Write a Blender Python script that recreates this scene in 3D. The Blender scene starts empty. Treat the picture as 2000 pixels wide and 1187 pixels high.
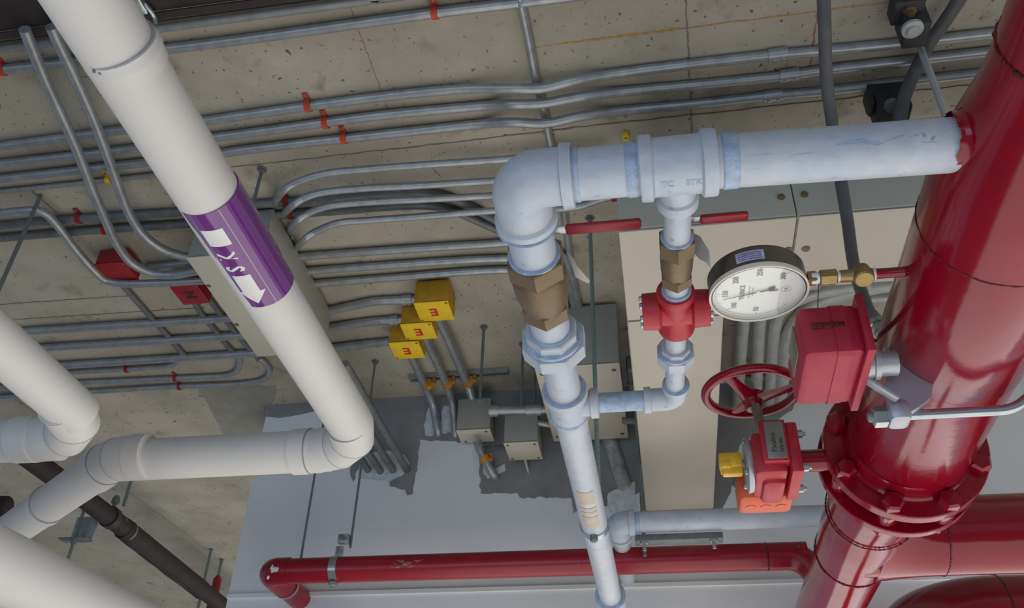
import bpy, math, random
from mathutils import Vector, Matrix, noise
from mathutils.geometry import tessellate_polygon
random.seed(7)
C = bpy.context.scene.collection
PI = math.pi
# ------------------------------------------------------------------ camera
CAMH = 1.6                       # camera height above the garage floor
CAM = Vector((0, 0, CAMH))
FPX = 1756.2                     # focal length in pixels of a 2000 px wide picture
RX = Vector((0.9870026, 0.15860585, 0.02588537))
RY = Vector((-0.07179054, 0.57926964, -0.81196847))
RZ = Vector((-0.14377756, 0.79955667, 0.58312704))
cd = bpy.data.cameras.new('camera'); cam = bpy.data.objects.new('camera', cd); C.objects.link(cam)
cd.sensor_width = 36; cd.lens = FPX / 2000 * 36; cd.clip_start = 0.02
m = Matrix((( RX.x, -RY.x, -RZ.x, 0), (RX.y, -RY.y, -RZ.y, 0), (RX.z, -RY.z, -RZ.z, CAMH), (0, 0, 0, 1)))
cam.matrix_world = m
bpy.context.scene.camera = cam
# ------------------------------------------------------------------ light and exposure
vs = bpy.context.scene.view_settings
vs.view_transform = 'Standard'; vs.look = 'None'; vs.gamma = 1; vs.use_curve_mapping = False; vs.exposure = -0.10
w = bpy.data.worlds.new('world'); bpy.context.scene.world = w; w.use_nodes = True
bg = w.node_tree.nodes['Background']; bg.inputs[0].default_value = (0.55, 0.72, 1.0, 1); bg.inputs[1].default_value = 0.42

def area(name, loc, target, sx, sy, power, col):
    l = bpy.data.lights.new(name, 'AREA'); l.shape = 'RECTANGLE'; l.size = sx; l.size_y = sy; l.energy = power; l.color = col
    o = bpy.data.objects.new(name, l); C.objects.link(o); o.location = loc
    o.rotation_euler = (Vector(target) - Vector(loc)).to_track_quat('-Z', 'Y').to_euler()
    return o
# daylight that comes in low through the open side of the garage ahead, and a cooler opening behind the camera
area('daylight_on_ground_ahead', (2.4, 7.3, 0.06), (2.4, 7.3, 3.0), 7.8, 15.6, 520, (1.0, 0.97, 0.92))
area('daylight_opening_behind', (-1.5, -3.4, 1.4), (0.0, 1.5, 2.6), 5.0, 2.0, 52, (0.55, 0.74, 1.0))

# ------------------------------------------------------------------ pixel -> place on a known plane
H = 2.0                          # ceiling height above the camera
YW = 3.39                        # distance of the painted wall
def ray(x, y): return RX * ((x - 1000) / FPX) + RY * ((y - 593.5) / FPX) + RZ
def Z(x, y, h): d = ray(x, y); return CAM + d * (h / d.z)
def XP(x, y, Xx): d = ray(x, y); return CAM + d * (Xx / d.x)
def Y(x, y, Yy): d = ray(x, y); return CAM + d * (Yy / d.y)
def W(x, y, h): return Vector((x, y, h + CAMH))      # world point from height above camera

# ------------------------------------------------------------------ materials
def mat(name, col, rough=0.5, metal=0.0, var=0.12, vscale=8, bump=0.0, bscale=60, spots=None, coat=0.0, col2=None, c2scale=3, c2t=(0.5, 0.6), noise_detail=6):
    M = bpy.data.materials.new(name); M.use_nodes = True; nt = M.node_tree; N = nt.nodes; L = nt.links
    b = N['Principled BSDF']; b.inputs['Roughness'].default_value = rough; b.inputs['Metallic'].default_value = metal
    if coat: b.inputs['Coat Weight'].default_value = coat; b.inputs['Coat Roughness'].default_value = 0.06
    tc = N.new('ShaderNodeTexCoord'); src = tc.outputs['Object']
    n = N.new('ShaderNodeTexNoise'); n.inputs['Scale'].default_value = vscale; n.inputs['Detail'].default_value = noise_detail; L.new(src, n.inputs['Vector'])
    r = N.new('ShaderNodeValToRGB'); r.color_ramp.elements[0].position = 0.3; r.color_ramp.elements[1].position = 0.7
    r.color_ramp.elements[0].color = tuple(c * (1 - var) for c in col) + (1,); r.color_ramp.elements[1].color = tuple(min(1, c * (1 + var)) for c in col) + (1,)
    L.new(n.outputs['Fac'], r.inputs[0]); out = r.outputs[0]
    def over(fac_socket, colr):
        nonlocal out
        mx = N.new('ShaderNodeMix'); mx.data_type = 'RGBA'; L.new(fac_socket, mx.inputs[0]); L.new(out, mx.inputs[6]); mx.inputs[7].default_value = tuple(colr) + (1,)
        out = mx.outputs[2]
    if col2:
        n2 = N.new('ShaderNodeTexNoise'); n2.inputs['Scale'].default_value = c2scale; n2.inputs['Detail'].default_value = 8; n2.inputs['Roughness'].default_value = 0.65; L.new(src, n2.inputs['Vector'])
        r2 = N.new('ShaderNodeValToRGB'); r2.color_ramp.elements[0].position = c2t[0]; r2.color_ramp.elements[1].position = c2t[1]; L.new(n2.outputs['Fac'], r2.inputs[0]); over(r2.outputs[0], col2)
    for (sc, th, sw, cc) in (spots or []):
        n3 = N.new('ShaderNodeTexNoise'); n3.inputs['Scale'].default_value = sc; n3.inputs['Detail'].default_value = 3; L.new(src, n3.inputs['Vector'])
        r3 = N.new('ShaderNodeValToRGB'); r3.color_ramp.elements[0].position = th; r3.color_ramp.elements[1].position = th + sw; L.new(n3.outputs['Fac'], r3.inputs[0]); over(r3.outputs[0], cc)
    L.new(out, b.inputs['Base Color'])
    if bump:
        nb = N.new('ShaderNodeTexNoise'); nb.inputs['Scale'].default_value = bscale; nb.inputs['Detail'].default_value = 4; L.new(src, nb.inputs['Vector'])
        bp = N.new('ShaderNodeBump'); bp.inputs['Strength'].default_value = bump; bp.inputs['Distance'].default_value = 0.004; L.new(nb.outputs['Fac'], bp.inputs['Height']); L.new(bp.outputs[0], b.inputs['Normal'])
    return M
M = {}
M['concrete'] = mat('concrete', (0.42, 0.38, 0.305), 0.92, var=0.13, vscale=5, bump=0.5, bscale=55, spots=[(34, 0.715, 0.02, (0.13, 0.11, 0.08)), (9, 0.62, 0.12, (0.27, 0.235, 0.17)), (72, 0.665, 0.035, (0.15, 0.125, 0.095)), (3, 0.56, 0.20, (0.47, 0.44, 0.375)), (5.5, 0.66, 0.12, (0.24, 0.215, 0.15))], col2=(0.33, 0.31, 0.25), c2scale=2.2, c2t=(0.48, 0.68))
M['seam'] = mat('formwork_seam', (0.21, 0.19, 0.15), 0.95, var=0.3, vscale=30)
M['cement_smear'] = mat('cement_smear', (0.27, 0.26, 0.225), 0.9, var=0.12, vscale=14)
M['floor'] = mat('garage_floor', (0.50, 0.48, 0.44), 0.8, var=0.08, vscale=2)
M['wall'] = mat('painted_wall', (0.80, 0.83, 0.86), 0.75, var=0.03, vscale=3, bump=0.15, bscale=80, col2=(0.71, 0.735, 0.735), c2scale=0.8, c2t=(0.4, 0.7))
M['bare'] = mat('bare_cement', (0.25, 0.25, 0.25), 0.9, var=0.16, vscale=9, bump=0.4, bscale=60, col2=(0.26, 0.27, 0.27), c2scale=6, c2t=(0.5, 0.75))
M['wash'] = mat('paint_wash', (0.60, 0.64, 0.66), 0.85, var=0.16, vscale=40)
M['galv'] = mat('galvanised_conduit', (0.36, 0.375, 0.385), 0.38, 0.55, var=0.16, vscale=30, bump=0.05, bscale=200)
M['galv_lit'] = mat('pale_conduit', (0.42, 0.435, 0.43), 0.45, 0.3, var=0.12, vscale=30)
M['stub'] = mat('dusty_pipe', (0.36, 0.36, 0.35), 0.7, 0.1, var=0.35, vscale=25, bump=0.4, bscale=90)
M['galv_dark'] = mat('dark_conduit', (0.17, 0.18, 0.185), 0.55, 0.4, var=0.2, vscale=30)
M['rod'] = mat('threaded_rod', (0.20, 0.24, 0.23), 0.45, 0.6, var=0.2, vscale=200, bump=0.6, bscale=500)
M['rod_green'] = mat('green_zinc_rod', (0.25, 0.34, 0.32), 0.4, 0.6, var=0.2, vscale=200, bump=0.6, bscale=500)
M['white'] = mat('white_pvc_jacket', (0.69, 0.67, 0.65), 0.55, var=0.015, vscale=6, coat=0.0, bump=0.03, bscale=25)
M['white_seam'] = mat('white_joint_line', (0.38, 0.39, 0.42), 0.7, var=0.1, vscale=40)
M['silver'] = mat('silver_painted_pipe', (0.52, 0.555, 0.615), 0.5, 0.10, var=0.09, vscale=14, bump=0.35, bscale=45, spots=[(48, 0.70, 0.05, (0.30, 0.35, 0.44))], col2=(0.38, 0.445, 0.545), c2scale=9, c2t=(0.45, 0.75))
M['silver_joint'] = mat('bluish_joint_skylit', (0.35, 0.45, 0.60), 0.5, 0.1, var=0.2, vscale=60, bump=0.35, bscale=160)  # joints and scuffs; blue skylight on near-facing collars is painted into the colour
M['brass'] = mat('brown_bronze', (0.195, 0.140, 0.085), 0.5, 0.55, var=0.14, vscale=20, bump=0.15, bscale=120)
M['brass_bright'] = mat('yellow_brass', (0.34, 0.245, 0.10), 0.45, 0.7, var=0.15, vscale=50, bump=0.1, bscale=200)
M['red'] = mat('glossy_red_paint', (0.235, 0.002, 0.013), 0.14, 0, var=0.06, vscale=9, bump=0.10, bscale=28, coat=0.0)
M['red_seam'] = mat('dark_red_weld', (0.10, 0.002, 0.005), 0.3, 0, var=0.4, vscale=90, bump=0.8, bscale=220)
M['red_cast'] = mat('red_cast_iron_paint', (0.42, 0.016, 0.030), 0.38, 0, var=0.12, vscale=25, bump=0.2, bscale=500)
M['red_box'] = mat('red_box_paint', (0.37, 0.007, 0.034), 0.45, 0, var=0.10, vscale=30, bump=0.22, bscale=800)
M['red_pipe'] = mat('red_branch_paint', (0.29, 0.004, 0.018), 0.28, 0, var=0.10, vscale=20, bump=0.12, bscale=60, spots=[(30, 0.74, 0.03, (0.42, 0.18, 0.15))])
M['red_handle'] = mat('red_vinyl', (0.30, 0.010, 0.022), 0.45, 0, var=0.12, vscale=60)
M['orange'] = mat('orange_cap', (0.62, 0.10, 0.035), 0.45, 0, var=0.08, vscale=20, spots=[(60, 0.68, 0.03, (0.35, 0.05, 0.02))])
M['clip_orange'] = mat('orange_plastic', (0.52, 0.055, 0.010), 0.5, 0, var=0.2, vscale=80)
M['clip_red'] = mat('red_plastic', (0.30, 0.012, 0.015), 0.5, 0, var=0.2, vscale=80)
M['clip_amber'] = mat('amber_plastic', (0.55, 0.24, 0.01), 0.5, 0, var=0.25, vscale=80, spots=[(70, 0.60, 0.03, (0.18, 0.07, 0.02))])
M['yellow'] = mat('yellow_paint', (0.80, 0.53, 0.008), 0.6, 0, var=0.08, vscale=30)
M['yellow_shaded'] = mat('yellow_paint_shaded', (0.50, 0.26, 0.008), 0.6, 0, var=0.14, vscale=30)  # box sides: the yellow paint again, with their shade put into the colour
M['letter_red'] = mat('red_lettering', (0.55, 0.025, 0.01), 0.6)
M['letter_dark'] = mat('black_lettering', (0.02, 0.02, 0.025), 0.6)
M['letter_grey'] = mat('grey_print', (0.20, 0.21, 0.22), 0.6)
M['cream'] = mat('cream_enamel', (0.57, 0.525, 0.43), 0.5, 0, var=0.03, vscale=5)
M['box_deep_shade'] = mat('cream_enamel_deep_shade', (0.30, 0.305, 0.27), 0.5, 0, var=0.04, vscale=5)  # sides of the cream boxes; the shade on them is put into the colour
M['box_half_shade'] = mat('cream_enamel_half_shade', (0.42, 0.42, 0.355), 0.5, 0, var=0.04, vscale=5)  # same cream enamel on side panel and wireway, milder shade painted in
M['screw'] = mat('brass_screw', (0.22, 0.16, 0.08), 0.5, 0.6, var=0.3, vscale=200)
M['hole'] = mat('knockout_hole', (0.035, 0.025, 0.02), 0.8)
M['purple'] = mat('purple_label', (0.155, 0.028, 0.215), 0.16, 0, var=0.05, vscale=20, bump=0.03, bscale=15, coat=0.7)
M['label_white'] = mat('white_print', (0.80, 0.79, 0.80), 0.35, 0, var=0.04, vscale=30)
M['scrape'] = mat('primer_scrape', (0.42, 0.24, 0.20), 0.6, 0, var=0.2, vscale=60)
M['tan'] = mat('tan_label', (0.50, 0.41, 0.34), 0.5, 0, var=0.08, vscale=60)
M['tag'] = mat('paper_tag', (0.74, 0.74, 0.74), 0.7, 0, var=0.05, vscale=60)
M['gauge_case'] = mat('dark_steel_case', (0.16, 0.155, 0.145), 0.3, 0.8, var=0.15, vscale=20)
M['gauge_rim'] = mat('pale_rim', (0.80, 0.74, 0.66), 0.35, 0.0, var=0.04)
M['gauge_face'] = mat('white_dial', (0.80, 0.83, 0.82), 0.25, 0, var=0.01)
M['tape'] = mat('white_thread_tape', (0.80, 0.80, 0.84), 0.5)
M['cast'] = mat('cast_aluminium', (0.44, 0.46, 0.50), 0.42, 0.55, var=0.08, vscale=20, bump=0.10, bscale=500)
M['zinc'] = mat('zinc_plate', (0.46, 0.50, 0.52), 0.25, 0.85, var=0.1, vscale=40)
M['steel'] = mat('brushed_plate', (0.25, 0.245, 0.22), 0.4, 0.5, var=0.06, vscale=40)
M['black'] = mat('dark_painted_steel', (0.035, 0.034, 0.036), 0.6, 0.2, var=0.3, vscale=30)
M['brown'] = mat('brown_iron_pipe', (0.022, 0.014, 0.013), 0.75, 0.0, var=0.3, vscale=14, bump=0.3, bscale=60, spots=[(14, 0.72, 0.03, (0.22, 0.2, 0.18))])
M['beam'] = mat('dark_brown_beam', (0.035, 0.024, 0.022), 0.6, 0.1, var=0.3, vscale=10)
M['flex'] = mat('grey_flexible_jacket', (0.095, 0.092, 0.095), 0.5, 0, var=0.12, vscale=30)
M['yellow_knob'] = mat('yellow_knob', (0.72, 0.42, 0.03), 0.4, 0, var=0.12, vscale=30)
M['yellow_ring'] = mat('yellow_bushing', (0.60, 0.45, 0.02), 0.5)
M['chalk_orange'] = mat('orange_chalk', (0.45, 0.24, 0.06), 0.9, 0, var=0.3, vscale=60)
M['chalk_red'] = mat('red_chalk', (0.33, 0.14, 0.11), 0.9, 0, var=0.3, vscale=60)
gl = bpy.data.materials.new('gauge_glass'); gl.use_nodes = True; gn = gl.node_tree.nodes; gn.remove(gn['Principled BSDF'])
g1 = gn.new('ShaderNodeBsdfTransparent'); g2 = gn.new('ShaderNodeBsdfGlossy'); g2.inputs['Roughness'].default_value = 0.03; g3 = gn.new('ShaderNodeValue'); g3.outputs[0].default_value = 0.06; g4 = gn.new('ShaderNodeMixShader')
for a_, b_ in ((g3.outputs[0], g4.inputs[0]), (g1.outputs[0], g4.inputs[1]), (g2.outputs[0], g4.inputs[2]), (g4.outputs[0], gn['Material Output'].inputs[0])): gl.node_tree.links.new(a_, b_)
M['glass'] = gl

# ------------------------------------------------------------------ mesh builder
def frame(d):
    d = d.normalized(); a = Vector((0, 0, 1)) if abs(d.z) < 0.9 else Vector((0, 1, 0))
    u = d.cross(a).normalized(); v = u.cross(d).normalized()
    return u, v                     # v is the 'up' side
class MB:
    def __init__(s): s.v = []; s.f = []
    def add(s, vs_, fs): n = len(s.v); s.v += [tuple(p) for p in vs_]; s.f += [tuple(i + n for i in f) for f in fs]; return s
    def loft(s, rings, cap=True, closed=False):
        k = len(rings[0]); vs_ = [p for r in rings for p in r]; fs = []; n = len(rings)
        for i in range(n - 1 if not closed else n):
            j = (i + 1) % n
            for q in range(k): fs.append((i * k + q, i * k + (q + 1) % k, j * k + (q + 1) % k, j * k + q))
        if cap and not closed: fs.append(tuple(range(k - 1, -1, -1))); fs.append(tuple(range((n - 1) * k, n * k)))
        return s.add(vs_, fs)
    def tube(s, pts, r, seg=14, cap=True, closed=False):
        pts = [Vector(p) for p in pts]; n = len(pts); rings = []
        t0 = (pts[1] - pts[0]).normalized(); u, v = frame(t0); prev = t0
        for i, p in enumerate(pts):
            if closed: t = (pts[(i + 1) % n] - pts[i - 1]).normalized()
            elif i == 0: t = t0
            elif i == n - 1: t = (pts[-1] - pts[-2]).normalized()
            else: t = ((pts[i + 1] - p).normalized() + (p - pts[i - 1]).normalized()).normalized()
            q = prev.rotation_difference(t); u = q @ u; v = q @ v; prev = t
            rr = r[i] if isinstance(r, (list, tuple)) else r
            rings.append([p + (u * math.cos(2 * PI * a / seg) + v * math.sin(2 * PI * a / seg)) * rr for a in range(seg)])
        return s.loft(rings, cap, closed)
    def lathe(s, o, d, prof, seg=32, phase=0.0, cap=True):
        o = Vector(o); d = Vector(d).normalized(); u, v = frame(d)
        rings = [[o + d * t + (u * math.cos(2 * PI * a / seg + phase) + v * math.sin(2 * PI * a / seg + phase)) * max(r, 1e-5) for a in range(seg)] for t, r in prof]
        return s.loft(rings, cap)
    def box(s, c, size, R=None, bev=0.0):
        c = Vector(c); x, y, z = (q / 2 for q in size); R = R or Matrix.Identity(3)
        if bev > 0:
            def ring(zz, ix):
                a, b = x - ix, y - ix; bv = bev - ix * 0.92; k = bv * 0.6
                P = []
                for (sx, sy) in ((1, 1), (-1, 1), (-1, -1), (1, -1)):
                    pts = [(sx * a, sy * (b - bv)), (sx * (a - k * .5), sy * (b - k * .5)), (sx * (a - bv), sy * b)]
                    if sx * sy < 0: pts.reverse()
                    P += pts
                return [c + R @ Vector((px, py, zz)) for px, py in P]
            return s.loft([ring(-z, bev), ring(-z + bev * .35, bev * .3), ring(-z + bev, 0), ring(z - bev, 0), ring(z - bev * .35, bev * .3), ring(z, bev)])
        P = [c + R @ Vector((sx * x, sy * y, sz * z)) for sz in (-1, 1) for sx, sy in ((-1, -1), (1, -1), (1, 1), (-1, 1))]
        return s.add(P, [(3, 2, 1, 0), (4, 5, 6, 7), (0, 1, 5, 4), (1, 2, 6, 5), (2, 3, 7, 6), (3, 0, 4, 7)])
    def prism(s, poly, off):         # poly: list of world points (planar), off: extrusion vector
        off = Vector(off); n = len(poly); tri = tessellate_polygon([[Vector(p) for p in poly]])
        vs_ = [Vector(p) for p in poly] + [Vector(p) + off for p in poly]
        fs = [tuple(t) for t in tri] + [tuple(i + n for i in reversed(t)) for t in tri]
        fs += [(i, (i + 1) % n, (i + 1) % n + n, i + n) for i in range(n)]
        return s.add(vs_, fs)
    def build(s, name, m, parent=None, angle=35, flip=True):
        me = bpy.data.meshes.new(name)
        o = None
        piv = Vector((0, 0, 0))
        if parent is None or True:
            n = len(s.v); piv = Vector((sum(p[0] for p in s.v) / n, sum(p[1] for p in s.v) / n, sum(p[2] for p in s.v) / n))
        me.from_pydata([tuple(Vector(p) - piv) for p in s.v], [], s.f); me.update()
        import bmesh
        b = bmesh.new(); b.from_mesh(me); bmesh.ops.recalc_face_normals(b, faces=b.faces); b.to_mesh(me); b.free()
        me.polygons.foreach_set('use_smooth', [True] * len(me.polygons)); me.set_sharp_from_angle(angle=math.radians(angle))
        me.materials.append(M[m] if isinstance(m, str) else m)
        o = bpy.data.objects.new(name, me); C.objects.link(o)
        if parent is not None:
            o.parent = parent; pw = WP[parent.name]
            o.location = piv - pw
        else: o.location = piv
        WP[o.name] = piv
        return o
WP = {}                             # world position of every object with children
def root(name, label, cat, loc, group=None):
    o = bpy.data.objects.new(name, None); C.objects.link(o); o.location = loc; o.empty_display_size = 0.05; WP[o.name] = Vector(loc)
    return tag(o, label, cat, group)
def tag(o, label, cat, group=None, kind=None):
    o['label'] = label; o['category'] = cat
    if group: o['group'] = group
    if kind: o['kind'] = kind
    return o
def struct(o): o['kind'] = 'structure'; return o
def lab(o, l): o['label'] = l; return o

def text_pts(body, size, extr=0.0, bold=False):
    cu = bpy.data.curves.new('t', 'FONT'); cu.body = body; cu.size = size; cu.align_x = 'CENTER'; cu.align_y = 'CENTER'; cu.resolution_u = 2
    if bold: cu.offset = size * 0.025
    ob = bpy.data.objects.new('t', cu); C.objects.link(ob); bpy.context.view_layer.update()
    me = bpy.data.meshes.new_from_object(ob); v = [p.co.copy() for p in me.vertices]; f = [tuple(p.vertices) for p in me.polygons]
    bpy.data.objects.remove(ob); bpy.data.meshes.remove(me); bpy.data.curves.remove(cu)
    return v, f
def text_flat(body, size, o, xd, yd, name, m, parent, lift=0.0006, bold=False):
    v, f = text_pts(body, size, bold=bold); xd = Vector(xd).normalized(); yd = Vector(yd).normalized(); n = xd.cross(yd)
    mb = MB(); k = len(v); pts = [Vector(o) + xd * p.x + yd * p.y + n * lift for p in v]
    mb.add(pts, f); return mb.build(name, m, parent)
def wrap_cyl(v, o, axis, start, R):  # local (x along axis, y round the pipe) -> cylinder surface
    axis = Vector(axis).normalized(); start = Vector(start).normalized(); side = axis.cross(start)
    return [Vector(o) + axis * p[0] + (start * math.cos(p[1] / R) + side * math.sin(p[1] / R)) * R for p in v]
def grid_poly(quadfn, nu, nv):
    v = [quadfn(i / nu, j / nv) for j in range(nv + 1) for i in range(nu + 1)]; f = []
    for j in range(nv):
        for i in range(nu): a = j * (nu + 1) + i; f.append((a, a + 1, a + nu + 2, a + nu + 1))
    return v, f

def fillet(pts, rad, n=8):
    pts = [Vector(p) for p in pts]; out = [pts[0]]
    for i in range(1, len(pts) - 1):
        a, b, c = pts[i - 1], pts[i], pts[i + 1]; d1 = (a - b); d2 = (c - b)
        ang = d1.angle(d2)
        if ang > PI - 0.01: out.append(b); continue
        t = min(rad / math.tan(ang / 2), d1.length * 0.48, d2.length * 0.48)
        p0 = b + d1.normalized() * t; p1 = b + d2.normalized() * t
        R_ = t * math.tan(ang / 2); cdir = (d1.normalized() + d2.normalized()).normalized(); cc = b + cdir * (R_ / math.sin(ang / 2))
        v0 = p0 - cc; v1 = p1 - cc; tot = v0.angle(v1); ax = v0.cross(v1).normalized()
        for k in range(n + 1): out.append(cc + Matrix.Rotation(tot * k / n, 3, ax) @ v0)
    out.append(pts[-1]); return out
def catmull(pts, n=6):
    pts = [Vector(p) for p in pts]; P = [pts[0] * 2 - pts[1]] + pts + [pts[-1] * 2 - pts[-2]]; out = []
    for i in range(1, len(P) - 2):
        a, b, c, d = P[i - 1], P[i], P[i + 1], P[i + 2]
        for k in range(n):
            t = k / n; out.append(0.5 * ((2 * b) + (c - a) * t + (2 * a - 5 * b + 4 * c - d) * t * t + (3 * b - a - 3 * c + d) * t ** 3))
    out.append(pts[-1]); return out

# ------------------------------------------------------------------ the setting
b = MB(); b.box(W(0, 4.0, H + 0.1), (16, 18, 0.2)); ceiling = struct(b.build('ceiling', 'concrete'))
b = MB(); b.box((0, 1.0, -0.05), (14, 18, 0.1)); struct(b.build('floor', 'floor'))
# painted wall: its left end stands at the photo's x = 525..440
xl = Y(525, 785, YW).x
b = MB(); b.box(((xl + 7) / 2, YW + 0.11, CAMH + 1.385), (7 - xl, 0.22, 1.23)); wall = struct(b.build('wall_front', 'wall'))
WP[wall.name] = Vector(((xl + 7) / 2, YW + 0.11, CAMH + 1.385)); WP['ceiling'] = W(0, 4.0, H + 0.1)
def jag(px, n=10, amp=2.2, seed=0):
    out = []; k = len(px); rnd = random.Random(seed)
    for i in range(k):
        a = px[i]; b_ = px[(i + 1) % k]; L_ = math.hypot(b_[0] - a[0], b_[1] - a[1]); m_ = max(1, int(L_ / n))
        for j in range(m_):
            t = j / m_; q = 0 if j == 0 else amp
            out.append((a[0] + (b_[0] - a[0]) * t + rnd.uniform(-q, q), a[1] + (b_[1] - a[1]) * t + rnd.uniform(-q, q)))
    return out
def wall_patch(px, m, name, lift, seed, amp=2.2, n=9):
    P = [Y(x, y, YW - lift) for x, y in jag(px, n, amp, seed)]
    for p in P: p.z = min(p.z, H + CAMH - 0.001)
    mb = MB(); mb.prism(P, (0, 0.0008, 0)); o = mb.build(name, m, wall); return o
wall_patch([(528, 778), (650, 772), (650, 803), (618, 800), (600, 806), (575, 811), (545, 816), (519, 813)], 'bare', 'bare_cement_patch', 0.002, 1, 1.0)
wall_patch([(655, 770), (1250, 752), (1250, 960), (1222, 972), (1205, 962), (1190, 985), (1120, 1002), (1116, 972), (1015, 971), (1010, 962), (938, 962), (937, 905), (938, 866), (820, 858), (816, 885), (815, 910), (806, 965), (795, 967), (790, 955), (762, 950), (760, 942), (790, 925), (800, 905), (790, 888), (770, 882), (740, 880), (705, 900), (690, 940), (684, 925), (690, 860), (655, 820)], 'bare', 'bare_cement_patch', 0.0021, 2, 2.6, 7)
wall_patch([(1250, 752), (1575, 742), (1548, 800), (1445, 868), (1428, 960), (1408, 1000), (1250, 1000)], 'bare', 'bare_cement_patch', 0.0018, 3, 2.0)
wall_patch([(836, 797), (852, 790), (853, 845), (842, 852), (831, 850), (827, 830)], 'wash', 'paint_smear', 0.004, 4, 2.0, 6)
wall_patch([(866, 792), (888, 786), (888, 842), (864, 846), (860, 825)], 'wash', 'paint_smear', 0.004, 5, 2.0, 6)
wall_patch([(944, 905), (960, 900), (966, 915), (986, 905), (988, 918), (968, 928), (952, 935), (944, 925)], 'wash', 'paint_smear', 0.004, 6, 1.5, 6)
wall_patch([(1188, 962), (1215, 952), (1240, 940), (1243, 996), (1192, 1000), (1186, 985)], 'wash', 'paint_smear', 0.004, 8, 2.0, 6)
wall_patch([(708, 890), (735, 882), (768, 884), (788, 890), (798, 906), (788, 924), (758, 940), (725, 936), (700, 934)], 'wash', 'paint_smear', 0.004, 7, 2.0, 6)
# slightly proud plaster edge low on the wall
zl = Y(1000, 1149, YW - 0.01)
b = MB(); b.box(((xl + 7) / 2, YW - 0.006, zl.z), (7 - xl, 0.012, 0.016)); struct(b.build('trim_1', 'wall'))
# formwork seams: thin fins of cement left on the slab
def seam(p0, p1, m='seam', name='formwork_seam', wd=0.0045, seed=0, th=0.002):
    a = Z(*p0, H); c = Z(*p1, H); mb = MB(); n = 40; rnd = random.Random(seed); d = (c - a); s_ = Vector((-d.y, d.x, 0)).normalized(); L_ = []; R_ = []
    for i in range(n + 1):
        p = a + d * (i / n); q = wd * rnd.uniform(0.35, 1.0); j = rnd.uniform(-1, 1) * 0.002
        L_.append(p + s_ * (q / 2 + j)); R_.append(p - s_ * (q / 2 - j))
    vs_ = L_ + R_ + [p - Vector((0, 0, th)) for p in L_] + [p - Vector((0, 0, th)) for p in R_]; k = n + 1; fs = []
    for i in range(n):
        fs += [(i, i + 1, k + i + 1, k + i), (2 * k + i, 3 * k + i, 3 * k + i + 1, 2 * k + i + 1), (i, 2 * k + i, 2 * k + i + 1, i + 1), (k + i, k + i + 1, 3 * k + i + 1, 3 * k + i)]
    mb.add(vs_, fs); return mb.build(name, m, ceiling)
seam((-40, 372), (510, 320), seed=1); seam((510, 320), (1120, 250), seed=2); seam((1081, 253), (1990, 155), seed=3)
seam((20, 624), (400, 600), seed=4); seam((0, 594), (250, 577), seed=5, wd=0.004); seam((1340, 0), (1352, 260), seed=6, wd=0.005)
seam((990, -2), (1520, -64), seed=7)
seam((1045, 92), (1980, -28), 'chalk_orange', 'chalk_line', 0.006, 8, 0.0008)
seam((1135, 80), (1330, 55), 'chalk_orange', 'chalk_line', 0.010, 18, 0.0012)
seam((682, 8), (757, 212), 'chalk_red', 'chalk_line', 0.0035, 9, 0.0008)
seam((835, 318), (862, 346), 'chalk_red', 'chalk_line', 0.003, 10, 0.0008)
seam((1600, 0), (1580, 140), 'chalk_red', 'chalk_line', 0.006, 11, 0.0008)
seam((245, 955), (400, 1070), 'chalk_red', 'chalk_line', 0.005, 12, 0.0008)
seam((28, 778), (80, 812), 'chalk_red', 'chalk_line', 0.004, 13, 0.0008)
seam((60, 370), (110, 415), seed=14, wd=0.005)
P = [Z(x, y, H) for x, y in jag([(388, 757), (470, 752), (540, 752), (534, 783), (512, 880), (452, 868), (428, 832), (408, 792)], 8, 2.5, 5)]
b = MB(); b.prism(P, (0, 0, -0.0012)); b.build('cement_smear', 'cement_smear', ceiling)
# dark steel beam crossing under the slab at the top left
p1 = Z(110, 47, H - 0.05); p2 = Z(500, -4, H - 0.05)
ux = (p2 - p1).normalized(); pa = p1 - ux * 2.0; pb = p2 + ux * 1.6; nrm = Vector((ux.y, -ux.x, 0))
b = MB()
for (z0, z1, y0, y1) in ((0, -0.05, 0, 0.30),):
    q = [pa, pb, pb + nrm * y1, pa + nrm * y1]; q = [Vector((v.x, v.y, CAMH + H - 0.001)) for v in q]; b.prism(q, (0, 0, -0.049))
beam = b.build('trim_2', 'beam'); struct(beam)
b = MB(); q = [pa, pb, pb + nrm * -0.02, pa + nrm * -0.02]; q = [Vector((v.x, v.y, CAMH + H - 0.052)) for v in q]; b.prism(q, (0, 0, -0.006)); b.build('flange_lip', 'beam', beam)

# ------------------------------------------------------------------ ceiling conduits
RC = 0.0145
def conduit(px, label, r=RC, h=None, group='electrical conduits under the ceiling', m='galv', coup=None, smooth=True, hs=None, name='conduit', cat='conduit'):
    base = H - r - 0.003 if h is None else h
    pts = []
    for i, p in enumerate(px):
        hh = base if len(p) < 3 else p[2]
        pts.append(XP(p[0], p[1], BX1 - .01) if hh == 'box' else Z(p[0], p[1], hh))
    path = catmull(pts, 6) if smooth and len(pts) > 2 else pts
    o = MB().tube(path, r, 14).build(name, m); tag(o, label, cat, group)
    for (x0, y0, x1, y1) in (coup or []):
        a = Z(x0, y0, base); c = Z(x1, y1, base); d = c - a
        MB().lathe(a, d, [(0, r), (0, r * 1.28), (d.length, r * 1.28), (d.length, r)], 16).build('coupling', m, o)
        for t in (0.25, 0.75):
            q = a + d * t + Vector((0, 0, -r * 1.3)); MB().lathe(q, (0, 0, -1), [(-.002, .004), (.003, .004), (.004, .002)], 6).build('set_screw', 'zinc', o)
    return o
G = 'electrical conduits under the ceiling'
up = H - 0.0145 - 0.003
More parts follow.
